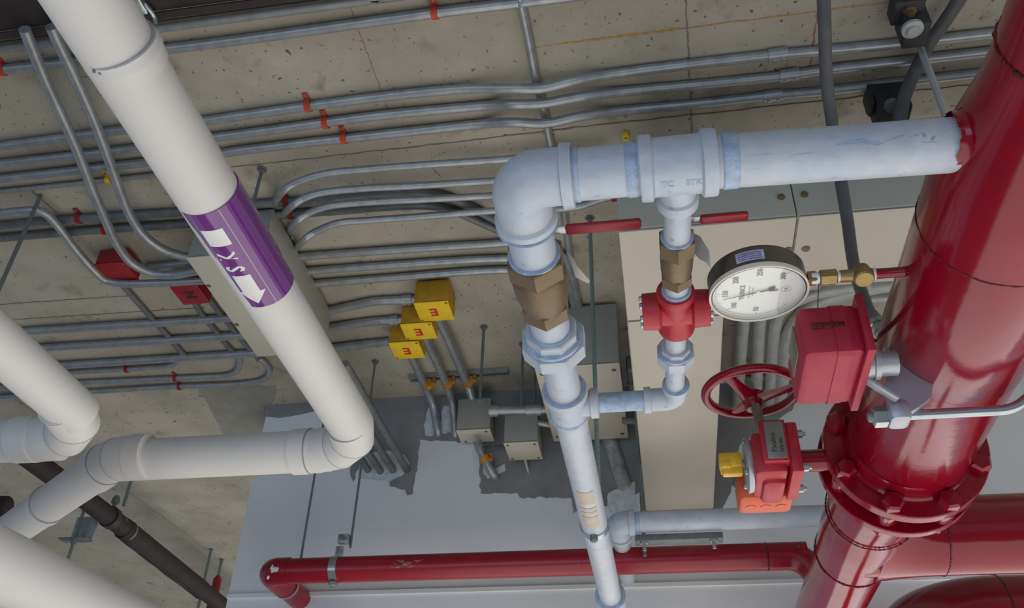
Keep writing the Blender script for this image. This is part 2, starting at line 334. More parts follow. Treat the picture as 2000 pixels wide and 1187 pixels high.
conduit([(-60, 102), (111, 79), (283, 57), (500, 28), (735, -3), (800, -12), (1800, -134)], 'grey ceiling conduit nearest the dark brown beam, topmost in the photo')
conduit([(-60, 146), (17, 135), (125, 123), (310, 98), (500, 74), (837, 27), (1000, 7), (1120, -8), (2100, -128)], 'grey ceiling conduit held by the orange clip at the top edge')
conduit([(-60, 293), (0, 286), (239, 254), (387, 238), (500, 222), (736, 190), (900, 174, up - .005), (1000, 173, up - .03), (1060, 172, up - .03), (1125, 157, up - .02), (1202, 144), (1303, 131), (1500, 109), (1700, 91), (1990, 60), (2500, 6)], 'top conduit of the orange-clipped trio, humped over the crossing conduit', coup=[(1500, 109, 1538, 104)])
conduit([(-60, 327), (0, 320), (266, 290), (408, 270), (500, 258), (736, 226), (940, 207), (1000, 204, up - .03), (1060, 202, up - .03), (1135, 189, up - .02), (1236, 177), (1500, 152), (1625, 135), (1790, 117), (1990, 95), (2500, 40)], 'middle conduit of the orange-clipped trio, humped over the crossing conduit', coup=[(1522, 149, 1560, 144)])
conduit([(-60, 356), (0, 349), (280, 318), (428, 300), (500, 290), (770, 260), (930, 243), (1000, 239, up - .03), (1065, 241, up - .03), (1135, 227, up - .02), (1219, 216), (1371, 202), (1500, 188), (1611, 178), (1783, 158), (1990, 135), (2500, 80)], 'bottom conduit of the orange-clipped trio, nearest the formwork seam', coup=[(1490, 190, 1528, 185)])
conduit([(-60, 381), (0, 374), (172, 356), (330, 339), (400, 331)], 'thin conduit with a small yellow clip left of the white pipe', r=0.009)
conduit([(1012, -20), (1032, 75), (1047, 155), (1062, 215), (1074, 275), (1101, 408), (1128, 620), (1150, 740)], 'grey conduit crossing above the trio and vanishing over the silver elbow', h=H - 0.0135, r=0.0125)
BX0, BX1, BY0, BY1 = -1.455, -1.192, 2.085, 2.685
# loops from the junction box
conduit([(533, 402, 'box'), (549, 378, H - .085), (577, 357, H - .08), (635, 339, H - .07), (720, 330, H - .06), (837, 321, H - .05), (985, 311, H - .04), (1180, 293, H - .04)], 'topmost of four bent conduits sweeping right from the big junction box', r=.0118)
conduit([(550, 424, 'box'), (567, 405, H - .095), (594, 387, H - .09), (635, 375, H - .08), (720, 367, H - .07), (803, 363, H - .06), (990, 351, H - .05), (1200, 334, H - .05)], 'second of four bent conduits sweeping right from the big junction box', r=.0118)
conduit([(564, 451, 'box'), (577, 435, H - .10), (601, 417, H - .09), (645, 402, H - .08), (730, 394, H - .07), (850, 388, H - .06), (990, 380, H - .05), (1150, 366, H - .05)], 'third of four bent conduits sweeping right from the big junction box', r=.0118)
conduit([(579, 485, 'box'), (592, 470, H - .10), (615, 453, H - .09), (662, 435, H - .08), (720, 430, H - .07), (803, 424, H - .06), (975, 411, H - .05), (1085, 408, H - .05), (1130, 403, H - .05), (1170, 390, H - .05), (1210, 382, H - .05), (1300, 376, H - .05)], 'lowest of four bent conduits, passing behind the silver elbow to the right', r=.0118)
conduit([(-60, 446), (0, 441), (152, 427), (350, 414), (500, 399), (601, 392), (702, 381), (770, 375), (820, 375), (870, 384), (915, 402), (1000, 448), (1060, 482)], 'slab conduit with dark red clip, upper of two turning diagonal behind the silver elbow', m='galv_dark')
conduit([(-60, 470), (0, 465), (202, 448), (364, 437), (470, 426), (577, 417), (668, 411), (760, 403), (830, 401), (880, 410), (930, 430), (1000, 462), (1060, 492)], 'conduit flat on the slab, lower of two that turn diagonal before the silver elbow', m='galv_dark')
conduit([(560, 503), (588, 501), (770, 488), (930, 478), (1040, 474), (1100, 500), (1122, 560), (1150, 690)], 'straight conduit right of the box, upper of three above the yellow boxes')
conduit([(580, 531), (604, 529), (770, 517), (904, 508), (1000, 505), (1075, 510), (1108, 545), (1140, 690)], 'straight conduit right of the junction box, middle of three above the yellow boxes')
conduit([(590, 556), (614, 554), (770, 542), (904, 531), (1000, 527), (1060, 535), (1095, 570), (1128, 690)], 'straight conduit right of the junction box, lower of three above the yellow boxes')
# conduits left of the box
conduit([(48, 57, H - .09), (62, 92, H - .09), (91, 162, H - .09), (145, 280, H - .09), (180, 368, H - .09), (202, 420, H - .09), (226, 472, H - .09), (256, 512, H - .09), (297, 533, H - .09), (334, 537, H - .09), (374, 531, H - .09), (400, 526, H - .09)], 'left of two long conduits dropping from the beam to the junction box', r=0.0155)
conduit([(100, 52, H - .09), (118, 92, H - .09), (145, 148, H - .09), (189, 249, H - .09), (232, 366, H - .09), (251, 414, H - .09), (278, 456, H - .09), (317, 486, H - .09), (364, 502, H - .09), (395, 505, H - .09)], 'right of two long conduits dropping from the beam to the junction box', r=0.0155)
conduit([(285, 523), (330, 518), (400, 511)], 'short conduit stub on the slab entering the left side of the junction box')
conduit([(-60, 424, H - .06), (0, 417, H - .06), (40, 412, H - .06), (75, 412, H - .06), (102, 428, H - .06), (152, 492, H - .07), (189, 533, H - .08), (212, 549, H - .08), (250, 554, H - .09), (320, 552, H - .09), (410, 547, H - .09)], 'offset conduit stepping down past the red box to the junction box')
conduit([(-60, 655), (40, 648), (202, 637), (330, 629), (448, 621), (480, 619)], 'upper of three parallel conduits running into the left side of the box', r=0.0165)
conduit([(-60, 689), (74, 680), (250, 669), (466, 655), (500, 653)], 'middle of three parallel conduits running into the left side of the box', r=0.0165)
conduit([(-60, 725), (111, 714), (300, 702), (500, 689), (590, 683), (648, 679), (702, 673), (760, 667)], 'lower of three parallel conduits, passing below the box to the lowest yellow box', r=0.0165)
conduit([(600, 612), (631, 609), (689, 597), (736, 588), (812, 585)], 'short conduit between the junction box and the upper yellow box', r=0.017, coup=[(785, 586, 805, 585)])
conduit([(610, 646), (626, 643), (689, 633), (736, 627), (785, 625)], 'short conduit between the junction box and the middle yellow box', r=0.017, coup=[(762, 626, 779, 625)])
conduit([(-60, 742), (0, 737), (125, 728), (246, 721), (310, 717), (335, 713), (352, 703), (357, 690)], 'thin conduit with one dark red clip, hooking up under the lower parallel conduit', r=0.0125)
conduit([(-60, 760), (0, 756), (145, 748), (337, 739), (420, 735), (448, 732), (464, 722), (468, 700), (455, 688)], 'thin conduit hooking up tightly, upper of two beside the twin red clips', r=0.0125)
conduit([(-60, 780), (0, 775), (175, 765), (337, 755), (440, 751), (490, 747), (517, 740), (527, 724), (518, 708), (505, 700)], 'thin conduit with the wide hooked end, lowest on the slab', r=0.0125)
conduit([(236, 552), (296, 620), (325, 652), (357, 690)], 'short diagonal conduit rising from the plain red box', r=0.012, h=H - .0125, m='galv_dark', smooth=False)
conduit([(375, 583), (394, 613), (425, 650), (455, 688)], 'short diagonal conduit from the lettered red box, left one', r=0.012, h=H - .0125, m='galv_dark', smooth=False)
conduit([(405, 578), (428, 609), (470, 660), (505, 700)], 'short diagonal conduit from the lettered red box, right one', r=0.012, h=H - .0125, m='galv_dark', smooth=False)
# conduits dropping from the yellow boxes to the wall
def to_wall(px, wx, wy, label, r, **k):
    pts = [Z(p[0], p[1], p[2]) for p in px] + [Y(wx, wy, YW - 0.01), Y(wx, wy, YW + 0.05)]
    pts[-1].z = pts[-2].z; o = MB().tube(catmull(pts, 6), r, 14).build('conduit', k.get('m', 'galv')); return tag(o, label, 'conduit', G)
h1 = H - .05
conduit([(852, 615, h1), (880, 672, h1), (910, 742, h1), (917, 762, h1 - .02), (926, 790, h1 - .06)], 'conduit from the upper yellow box down into the square cream box', r=.018, h=h1)
o = MB().tube(catmull([Y(932, 862, 3.31), Y(940, 882, 3.315), Y(954, 910, 3.34), Y(966, 930, YW - .01), Y(970, 938, YW + .05)], 6), .018, 14).build('conduit', 'galv'); tag(o, 'short fat conduit from the square cream box into the wall', 'conduit', G)
o = MB().tube([Y(1024, 892, 3.35), Y(1032, 922, YW - .004), Y(1034, 930, YW + .04)], .0075, 10).build('conduit', 'galv'); tag(o, 'thin stub dropping from the smaller cream box into the wall', 'conduit', G)
to_wall([(824, 650, h1), (850, 700, h1), (871, 748, h1), (884, 788, h1 - .03)], 889, 844, 'conduit from the middle yellow box bending down into the wall', 0.018)
to_wall([(802, 692, h1), (815, 720, h1), (831, 756, h1), (846, 792, h1 - .03)], 855, 842, 'conduit from the lower yellow box bending down into the wall', 0.018)
# four straight conduits behind the white elbow
for i, (wx, wy, sx, lbl) in enumerate(((794, 916, 0, 'rightmost'), (767, 917, 0, 'second from right'), (742, 919, 0, 'third from right'), (718, 916, 0, 'leftmost'))):
    p = Y(wx, wy, YW - .01); a = Vector((p.x, p.y + .06, p.z)); c = Vector((p.x, 2.53 if i == 0 else 2.78, p.z)); e = Vector((c.x - .09, c.y - .02, c.z + .02))
    o = MB().tube([a, c], 0.0155, 14).build('conduit', 'galv_dark'); tag(o, 'grey conduit entering the wall behind the white elbow, %s of four' % lbl, 'conduit', G)
# conduits beside the wireway and under the gauge
hq = H - .13
def q(px, label, m='galv_lit', r=0.0235): 
    pts = [Z(p[0], p[1], hq) for p in px]; a = pts[0]; a2 = Vector((a.x, YW + .05, a.z)); o = MB().tube(catmull([a2] + pts, 6), r, 16).build('conduit', m); return tag(o, label, 'conduit', 'conduits beside the cream wireway')
q([(1437, 852), (1443, 750), (1451, 640), (1462, 570), (1480, 545), (1540, 535)], 'fat conduit beside the cream wireway, leftmost of four behind the handwheel')
q([(1473, 850), (1478, 750), (1483, 640), (1490, 590), (1515, 562), (1600, 552)], 'fat conduit behind the handwheel, second from the cream wireway')
q([(1500, 848), (1505, 750), (1513, 640), (1530, 603), (1565, 582), (1620, 566), (1700, 556)], 'fat conduit behind the handwheel, third from the cream wireway')
q([(1516, 848), (1528, 740), (1535, 672), (1549, 632), (1586, 596), (1653, 571), (1754, 553), (1850, 545)], 'fattest conduit sweeping right behind the red switch box', r=0.0275)
conduit([(1700, 583, 1.92), (1850, 573, 1.92)], 'short horizontal conduit seen left of the red main under the gauge nipple', r=0.017, m='galv_lit', group='conduits beside the cream wireway', smooth=False)
conduit([(1745, 606, 1.92), (1870, 599, 1.92)], 'dusty stub of conduit next to the red main, just above the flexible connector', r=0.015, m='galv_lit', group='conduits beside the cream wireway', smooth=False)
conduit([(1395, 745), (2100, 703)], 'horizontal conduit seen through the handwheel, upper of two', r=0.016, group='conduits beside the cream wireway', smooth=False)
conduit([(1395, 763), (2100, 721)], 'horizontal conduit seen through the handwheel, lower of two', r=0.016, group='conduits beside the cream wireway', smooth=False)
conduit([(1900, 762, 1.9), (2100, 755, 1.9)], 'conduit right of the red main at the frame edge, upper one', r=0.024, group='conduits beside the cream wireway', smooth=False)
conduit([(1900, 790, 1.85), (2100, 785, 1.85)], 'conduit right of the red main at the frame edge, lower one', r=0.016, group='conduits beside the cream wireway', smooth=False)
# flanged pipe stub below the wide cream box
a = Z(1188, 848, 1.76); c = Y(1218, 945, YW - .01)
o = MB().tube([a, a.lerp(c, .5), c, Vector((c.x, YW + .05, c.z))], 0.031, 18).build('pipe_stub', 'stub'); tag(o, 'rough grey pipe running from the wide cream box into the wall', 'pipe')
for t in (.35, .75): MB().lathe(a.lerp(c, t) + Vector((0, -.01, -.026)), (0, -.4, -1), [(0, .008), (.006, .008), (.007, .004)], 8).build('bolt_head', 'galv_dark', o)
conduit([(955, 802, 1.79), (1030, 801, 1.79), (1090, 799, 1.79)], 'thick galvanised conduit between the square cream box and the silver pipe', r=0.0185, smooth=False, h=1.79, coup=[(957, 802, 973, 802), (1027, 801, 1057, 800)])
conduit([(1040, 824, 1.75), (1095, 831, 1.75)], 'short galvanised conduit right of the small cream box', r=0.015, smooth=False, h=1.75)
conduit([(1215, 821, 1.62), (1260, 822, 1.62)], 'dark conduit nipple between wide cream box and wireway', r=0.014, smooth=False, h=1.62, m='galv_dark')

# ------------------------------------------------------------------ conduit clips
def clip(px, py, dpx, dpy, label, m, grp, r=RC, h=None, wd=0.017, tabs=1):
    hh = (H - r - .003) if h is None else h; p = Z(px, py, hh); q = Z(px + dpx, py + dpy, hh); d = (q - p).normalized(); u = Vector((d.y, -d.x, 0))
    t = root('conduit_clip', label, 'clip', p, grp); ri = r * 1.02; ro = r * 1.02 + .003
    mb = MB(); prof = []
    n = 12; A = [PI * i / n for i in range(n + 1)]
    outer = [(math.cos(a) * ro, -math.sin(a) * ro) for a in A]; inner = [(math.cos(a) * ri, -math.sin(a) * ri) for a in reversed(A)]
    top = H + CAMH - p.z - .001
    outer = [(ro, top)] + outer + [(-ro, top)]; inner = [(-ri, top)] + inner + [(ri, top)]
    mb.prism([p + u * x + Vector((0, 0, z)) - d * wd / 2 for x, z in outer + inner], d * wd); mb.build('band', m, t)
    for sgn in ((1,) if tabs == 1 else (1, -1)):
        mb = MB(); mb.box(p + u * sgn * (ro + .009) + Vector((0, 0, top - .003)), (.02, wd, .004), Matrix((u, d, (0, 0, 1))).transposed(), 0.0012); mb.build('tab', m, t)
        MB().lathe(p + u * sgn * (ro + .010) + Vector((0, 0, top - .005)), (0, 0, -1), [(0, .005), (.002, .005), (.003, .002)], 8).build('screw', 'galv_dark', t)
    return t
og = 'orange conduit clips'; rg = 'dark red conduit clips'
clip(849, 25, 10, -1.3, 'orange plastic clip at the top edge on the second conduit', 'clip_orange', og)
clip(5, 136, 10, -1.3, 'orange plastic clip at the left edge on the second conduit', 'clip_orange', og)
clip(602, 207, 10, -1.3, 'orange plastic clip on the upper conduit of the trio', 'clip_orange', og)
clip(636, 240, 10, -1.3, 'orange plastic clip on the middle conduit of the trio', 'clip_orange', og)
clip(672, 270, 10, -1.2, 'orange plastic clip on the lower conduit of the trio', 'clip_orange', og)
clip(212, 351, 10, -1, 'small yellow clip on the thin conduit left of the white pipe', 'yellow', 'yellow conduit clips', 0.009)
clip(155, 427, 10, -1, 'dark red clip left of the white pipe on the upper slab conduit', 'clip_red', rg)
clip(206, 448, 10, -1, 'dark red clip left of the white pipe on the lower slab conduit', 'clip_red', rg)
clip(560, 395, 10, -1, 'dark red clip beside the junction box on the upper slab conduit', 'clip_red', rg)
clip(568, 418, 10, -1, 'dark red clip beside the junction box on the lower slab conduit', 'clip_red', rg)
clip(248, 721, 10, -.7, 'small dark red clip alone on its thin conduit', 'clip_red', rg, .0125, wd=.013)
clip(343, 739, 10, -.5, 'small dark red clip, upper of two side by side', 'clip_red', rg, .0125, wd=.013)
clip(351, 755, 10, -.5, 'small dark red clip, lower of two side by side', 'clip_red', rg, .0125, wd=.013)
clip(1199, 383, 10, -1.2, 'dark pink-red clip just under the silver tee', 'clip_red', rg, RC, H - .05)
p = Z(1222, 266, H - .012); t = root('conduit_clip', 'small yellow tag clip peeking above the silver pipe', 'clip', p, 'yellow conduit clips')
MB().box(p, (.018, .026, .022), None, .003).build('band', 'yellow', t); MB().lathe(p + Vector((0, -.004, -.011)), (0, 0, -1), [(0, .004), (.002, .004)], 8).build('screw', 'galv_dark', t)

# ------------------------------------------------------------------ boxes
def box_thing(name, label, cat, x0, x1, y0, y1, h0, h1_, cover, side, screws, group=None, inset=.004, skew=None, ang=0.0):
    c = Vector(((x0 + x1) / 2, (y0 + y1) / 2, CAMH + (h0 + h1_) / 2)); t = root(name, label, cat, c, group); R = Matrix.Rotation(ang, 3, 'Z')
    sx, sy, sz = x1 - x0, y1 - y0, h1_ - h0
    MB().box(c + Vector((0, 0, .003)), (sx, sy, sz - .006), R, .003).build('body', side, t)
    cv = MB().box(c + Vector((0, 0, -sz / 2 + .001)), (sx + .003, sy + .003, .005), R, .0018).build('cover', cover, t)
    for (u, v, rr) in screws:
        p = c + R @ Vector((u * sx / 2, v * sy / 2, -sz / 2 - .0015))
        s_ = MB().lathe(p, (0, 0, -1), [(-.001, rr), (.0015, rr), (.003, rr * .6)], 10).build('screw', 'screw', cv)
    return t, c, R, (sx, sy, sz)
def fourscrew(k=.82, r=.0045): return [(k, k, r), (-k, k, r), (k, -k, r), (-k, -k, r)]
# yellow boxes with a red letter
for (x, y, lbl, w_, d_) in ((839, 608, 'yellow box with red letter, highest of the three', .125, .115), (809, 647, 'yellow box with red letter, middle of the three', .118, .105), (786, 684, 'yellow box with red letter, lowest of the three', .115, .115)):
    p = Z(x + 9, y, 1.885)
    t, c, R, s = box_thing('junction_box', lbl, 'box', p.x - w_ / 2, p.x + w_ / 2, p.y - d_ / 2, p.y + d_ / 2, 1.885, 1.985, 'yellow', 'yellow_shaded', [(.88, -.85, .005), (-.9, .86, .005)], 'yellow junction boxes')
    text_flat('E', .062, c + Vector((0, 0, -s[2] / 2 - .002)), (-1, 0, 0), (0, 1, 0), 'lettering', 'letter_red', t, .0008, True)
# red boxes on the slab
for (x, y, w_, d_, lbl, tx) in ((228, 531, .115, .10, 'plain dark red ceiling box behind the offset conduit', None), (371, 575, .105, .115, 'dark red ceiling box with a black letter by the junction box', 'N')):
    p = Z(x, y, 1.925)
    t, c, R, s = box_thing('junction_box', lbl, 'box', p.x - w_ / 2, p.x + w_ / 2, p.y - d_ / 2, p.y + d_ / 2, 1.925, 1.99, 'clip_red', 'clip_red', [(.85, -.85, .004), (-.85, .85, .004)], 'red junction boxes')
    if tx: text_flat(tx, .055, c + Vector((0, 0, -s[2] / 2 - .002)), (0, 1, 0), (1, 0, 0), 'lettering', 'letter_dark', t, .0008, True)
# large junction box behind the purple label
x0, x1, y0, y1 = BX0, BX1, BY0, BY1; hb_ = 1.80
t, c, R, s = box_thing('junction_box', 'large beige ceiling junction box behind the white pipe with purple label', 'box', x0, x1, y0, y1, hb_, 1.985, 'cream', 'box_deep_shade', [(-.93, -.50, .008), (-.93, .28, .008), (.9, -.7, .006), (.88, .8, .006)], None)
MB().box(Vector((x1 + .0005, (y0 + y1) / 2, c.z + .002)), (.003, y1 - y0 - .004, s[2] - .012), None, .001).build('side_panel', 'box_half_shade', t)
for (kx, ky) in ((545, 507), (560, 529), (573, 549)):
    p = XP(kx, ky, x1 + .002); MB().lathe(p, (1, 0, 0), [(-.002, .013), (.0012, .013)], 16).build('knockout', 'hole', t)
p = XP(572, 460, x1 + .002); MB().lathe(p, (1, 0, 0), [(-.002, .016), (.008, .016), (.008, .012)], 12).build('locknut', 'galv', t)
# cream boxes by the wall
t, c, R, s = box_thing('junction_box', 'square cream box hung before the wall, left of the silver pipe', 'box', -.806, -.664, 3.265, 3.375, 1.75, 1.90, 'cream', 'box_deep_shade', [(-.7, .75, .006), (.75, -.7, .006)], 'cream junction boxes')
t, c, R, s = box_thing('junction_box', 'smaller cream box beside the silver pipe, under the thick conduit', 'box', -.592, -.456, 3.205, 3.36, 1.65, 1.79, 'cream', 'box_deep_shade', fourscrew(.8, .006), 'cream junction boxes')
t, c, R, s = box_thing('junction_box', 'wide cream box on the ceiling behind the silver pipe', 'box', -.405, -.10, 2.765, 3.345, 1.72, 1.985, 'cream', 'box_deep_shade', fourscrew(.86, .009), 'cream junction boxes')
p = W(-.06, 2.95, 1.80); t = root('conduit_fitting', 'dark grey conduit body squeezed between cream box and wireway', 'fitting', p)
MB().box(p, (.04, .12, .07), None, .012).build('body', 'galv_dark', t); MB().lathe(p + Vector((0, .06, -.01)), (0, 1, 0), [(0, .02), (.02, .02), (.02, .024), (.04, .024)], 14).build('nut', 'galv', t)

# ------------------------------------------------------------------ cream wireway
hb, ht = 1.418, 1.70
def Zb(x, y): return Z(x, y, hb)
wx0, wx1 = -.047, .214; ty0 = 1.676; ty1 = 2.06; tyr = 1.965
ww = root('wireway', 'cream sheet metal wireway hung under the slab, turning to the wall', 'cable duct', W(.2, 2.2, ht))
MB().box(W((wx0 + wx1) / 2, (ty1 + YW) / 2 + .004, (hb + ht) / 2), (wx1 - wx0, YW - ty1 - .006, ht - hb), None, .002).build('duct_section', 'cream', ww)
s1 = Z(1556, 430, hb).x
MB().box(W((wx0 + s1) / 2, (ty0 + tyr) / 2, (hb + ht) / 2 + .002), (s1 - wx0 - .003, tyr - ty0, ht - hb - .004), None, .002).build('duct_section', 'box_half_shade', ww)
MB().box(W((wx0 + wx1) / 2, (tyr + ty1) / 2 + .001, (hb + ht) / 2 + .002), (wx1 - wx0, ty1 - tyr - .004, ht - hb - .004), None, .002).build('duct_section', 'box_half_shade', ww)
MB().box(W((s1 + 1.6) / 2, (ty0 + tyr) / 2, (hb + ht) / 2 + .002), (1.6 - s1 - .003, tyr - ty0, ht - hb - .004), None, .002).build('duct_section', 'box_half_shade', ww)
cvs = []
Lp = [(wx0 + .002, ty0 + .004), (s1 - .002, ty0 + .004), (s1 - .002, tyr - .003), (wx1 - .002, tyr - .003), (wx1 - .002, ty1 - .004), (wx0 + .002, ty1 - .004)]
cvs.append(MB().prism([W(x_, y_, hb - .003) for x_, y_ in Lp], (0, 0, .004)).build('cover', 'cream', ww))
cvs.append(MB().box(W((s1 + 1.6) / 2 + .002, (ty0 + tyr) / 2, hb - .001), (1.6 - s1 - .004, tyr - ty0 - .006, .004), None, .0018).build('cover', 'cream', ww))
cvs.append(MB().box(W((wx0 + wx1) / 2, (ty1 + YW) / 2, hb - .001), (wx1 - wx0 - .004, YW - ty1 - .012, .004), None, .0018).build('cover', 'cream', ww))
for (sx, sy) in ((1540, 487), (1574, 485)):
    p = Z(sx, sy, hb - .003); MB().lathe(p, (0, 0, -1), [(0, .010), (.003, .010), (.005, .005)], 12).build('screw', 'screw', ww)
for (sx, sy) in ((1526, 385), (1571, 380)):
    p = Y(sx, sy, ty0 - .001); MB().lathe(p, (0, -1, 0), [(0, .009), (.003, .009), (.005, .005)], 12).build('screw', 'screw', ww)
for (sx, sy) in ((1262, 600), (1260, 585)):
    p = Z(sx, sy, hb - .003); MB().lathe(p, (0, 0, -1), [(0, .006), (.002, .006)], 10).build('screw', 'screw', ww)

# strut under the yellow-box conduits
a = Z(800, 739, H - .012); c = Z(993, 725, H - .012); d = (c - a).normalized(); sy_ = Vector((-d.y, d.x, 0))
t = root('strut_channel', 'short grey strut channel on the slab under the yellow-box conduits', 'strut', (a + c) / 2)
mb = MB(); prof = [(-.02, .011), (.02, .011), (.02, -.011), (.008, -.011), (.008, -.006), (.017, -.006), (.017, .008), (-.017, .008), (-.017, -.006), (-.008, -.006), (-.008, -.011), (-.02, -.011)]
mb.prism([a + sy_ * x + Vector((0, 0, z)) for x, z in prof], c - a); mb.build('channel', 'galv', t)
for (px_, py_, lbl) in ((836, 750, 'lower yellow box'), (874, 747, 'middle yellow box'), (915, 744, 'upper yellow box')):
    p = Z(px_, py_, h1 - .002); u = Vector((1, 0, 0)); d2 = Vector((0, 1, 0))
    t = root('pipe_strap', 'amber strap on the conduit below the ' + lbl, 'clip', p, 'amber pipe straps')
    MB().lathe(p - Vector((0, .011, 0)), (0, 1, 0), [(0, .0185), (0, .023), (.022, .023), (.022, .0185)], 18).build('band', 'clip_amber', t)
    MB().box(p + Vector((.026, 0, .010)), (.014, .024, .03), None, .003).build('ear', 'clip_amber', t)
    MB().lathe(p + Vector((.026, -.012, .0)), (0, -1, 0), [(0, .006), (.006, .006), (.007, .003)], 6).build('bolt', 'galv_dark', t)
p = Y(946, 893, 3.322); t = root('pipe_strap', 'amber strap on the conduit below the square cream box', 'clip', p, 'amber pipe straps')
MB().lathe(p - Vector((0, .012, 0)), Y(954, 910, 3.34) - Y(940, 882, 3.315), [(0, .019), (0, .024), (.024, .024), (.024, .019)], 18).build('band', 'clip_amber', t)
MB().box(p + Vector((.026, 0, .0)), (.014, .024, .03), None, .003).build('ear', 'clip_amber', t)
b = MB(); a = Z(930, 876, 1.72); c = Z(993, 879, 1.72); b.box((a + c) / 2, ((c - a).length, .03, .022), None, .003); o = b.build('strut_channel', 'galv_dark'); tag(o, 'small dark strut between the strap and the smaller cream box', 'strut')

# ------------------------------------------------------------------ threaded rods
def rod(x, y, Yy, z1, z0, label, r=.0048, m='rod', anchor=True, group='threaded hanger rods'):
    p = Y(x, y, Yy); t = root('threaded_rod', label, 'rod', (p.x, p.y, z1), group)
    n = 1
    MB().tube([(p.x, p.y, z1), (p.x, p.y, z0)], r, 8).build('rod', m, t)
    if anchor:
        MB().lathe((p.x, p.y, z1), (0, 0, -1), [(0, .017), (.003, .017), (.003, .010), (.013, .010), (.014, .006)], 6).build('nut', 'galv_dark', t)
    return t, p
T = H + CAMH
rod(733, 706, 3.079, T, CAMH + 1.19, 'long threaded rod from the slab to the clamp on the red branch pipe')
rod(587, 1094, 3.079, T, CAMH + 1.13, 'long threaded rod holding the red branch pipe near its left elbow')
rod(945, 640, 2.878, T, Y(937, 783, 2.878).z, 'short threaded rod above the square cream box', r=.006)
rod(1021, 672, 3.02, T, Y(1018, 797, 3.02).z, 'thin threaded rod just left of the silver pipe', r=.0055)
rod(1045, 727, 3.2, T, Y(1042, 797, 3.2).z, 'shortest threaded rod, close to the silver pipe', r=.005)
rod(1152, 427, 2.285, T, CAMH + .98, 'green-tinted threaded rod with a round washer, right of the bronze valve', r=.0065, m='rod_green')
rod(1236, 700, 2.96, T, CAMH + 1.08, 'dark threaded rod along the left edge of the wireway', r=.006)
rod(512, 330, 1.916, T, CAMH + 1.835, 'threaded rod above the large junction box', r=.0055)
rod(81, 378, 1.934, T, CAMH + 1.05, 'threaded rod crossing the offset conduit at the far left', r=.0065, anchor=False)
rod(413, 1072, 5.12, T, CAMH + 1.25, 'far threaded rod beside the red-sleeved rod', r=.009)
rod(252, 953, 3.89, T, CAMH + 1.76, 'threaded rod holding the dark brown pipe', r=.009)
rod(1786, 61, 1.641, T - .02, CAMH + 1.05, 'pale threaded rod hanging from the black beam clamp', r=.0095, m='galv_lit', anchor=False)
tt, p = rod(430, 1108, 5.3, T, CAMH + 1.35, 'red-sleeved hanger rod far back by the wall corner', r=.010)
MB().lathe((p.x, p.y, T - .11), (0, 0, -1), [(0, .014), (.02, .026), (.3, .034), (.5, .03)], 12).build('red_sleeve', 'red_handle', tt)

# dark brown iron pipe and its hanger
bx = -2.70; bh = 1.7; rbp = .047
t = root('iron_pipe', 'dark brown iron pipe with a torn wrapping running under the white pipes', 'pipe', W(bx, 4.0, bh))
MB().tube([W(bx - .01, 2.9, bh), W(bx, 4.0, bh), W(bx - .06, 6.6, bh)], rbp, 20).build('pipe_section', 'brown', t)
mb = MB(); seg = 28; rings = []; rnd = random.Random(3)
for i in range(14):
    yy = 4.02 + i * .075; rings.append([W(bx - .002 - .023 * (yy - 4.0) + math.cos(2 * PI * a / seg) * (rbp + .004), yy, bh + math.sin(2 * PI * a / seg) * (rbp + .004 + (rnd.uniform(0, .010) if 16 < a < 24 else 0))) for a in range(seg)])
mb.loft(rings); mb.build('wrapping', 'brown', t)
MB().lathe(W(bx, 3.87, bh), (0, 1, 0), [(0, rbp), (0, rbp + .007), (.04, rbp + .007), (.04, rbp)], 20).build('clamp_ring', 'black', t)
MB().lathe(W(bx, 3.89, bh + rbp), (0, 0, 1), [(0, .012), (.03, .012), (.03, .022), (.05, .022), (.07, .01)], 6).build('clamp_nut', 'rod', t)
MB().lathe(W(bx - .002, 4.06, bh), (0, 1, 0), [(0, rbp), (0, rbp + .0055), (.012, rbp + .0055), (.012, rbp)], 20).build('joint_ring', 'galv_dark', t)
# z-shaped strut bracket left of it
pb_ = Z(166, 1034, 1.62); t = root('strut_bracket', 'grey strut bracket with a hanging rod under the dark brown pipe', 'bracket', pb_)
MB().box(pb_ + Vector((0, 0, 0)), (.12, .012, .13), None, .002).build('web', 'galv', t)
MB().box(pb_ + Vector((0, .03, .062)), (.12, .07, .006), None, .002).build('top_flange', 'galv', t)
MB().box(pb_ + Vector((-.012, -.03, -.062)), (.15, .06, .006), None, .002).build('bottom_flange', 'galv_dark', t)
MB().tube([pb_ + Vector((-.01, -.04, .16)), pb_ + Vector((-.01, -.04, -.35))], .008, 8).build('rod', 'rod', t)
MB().lathe(pb_ + Vector((-.01, -.04, -.066)), (0, 0, -1), [(0, .022), (.004, .022), (.004, .014), (.02, .014)], 6).build('nut', 'galv_dark', t)

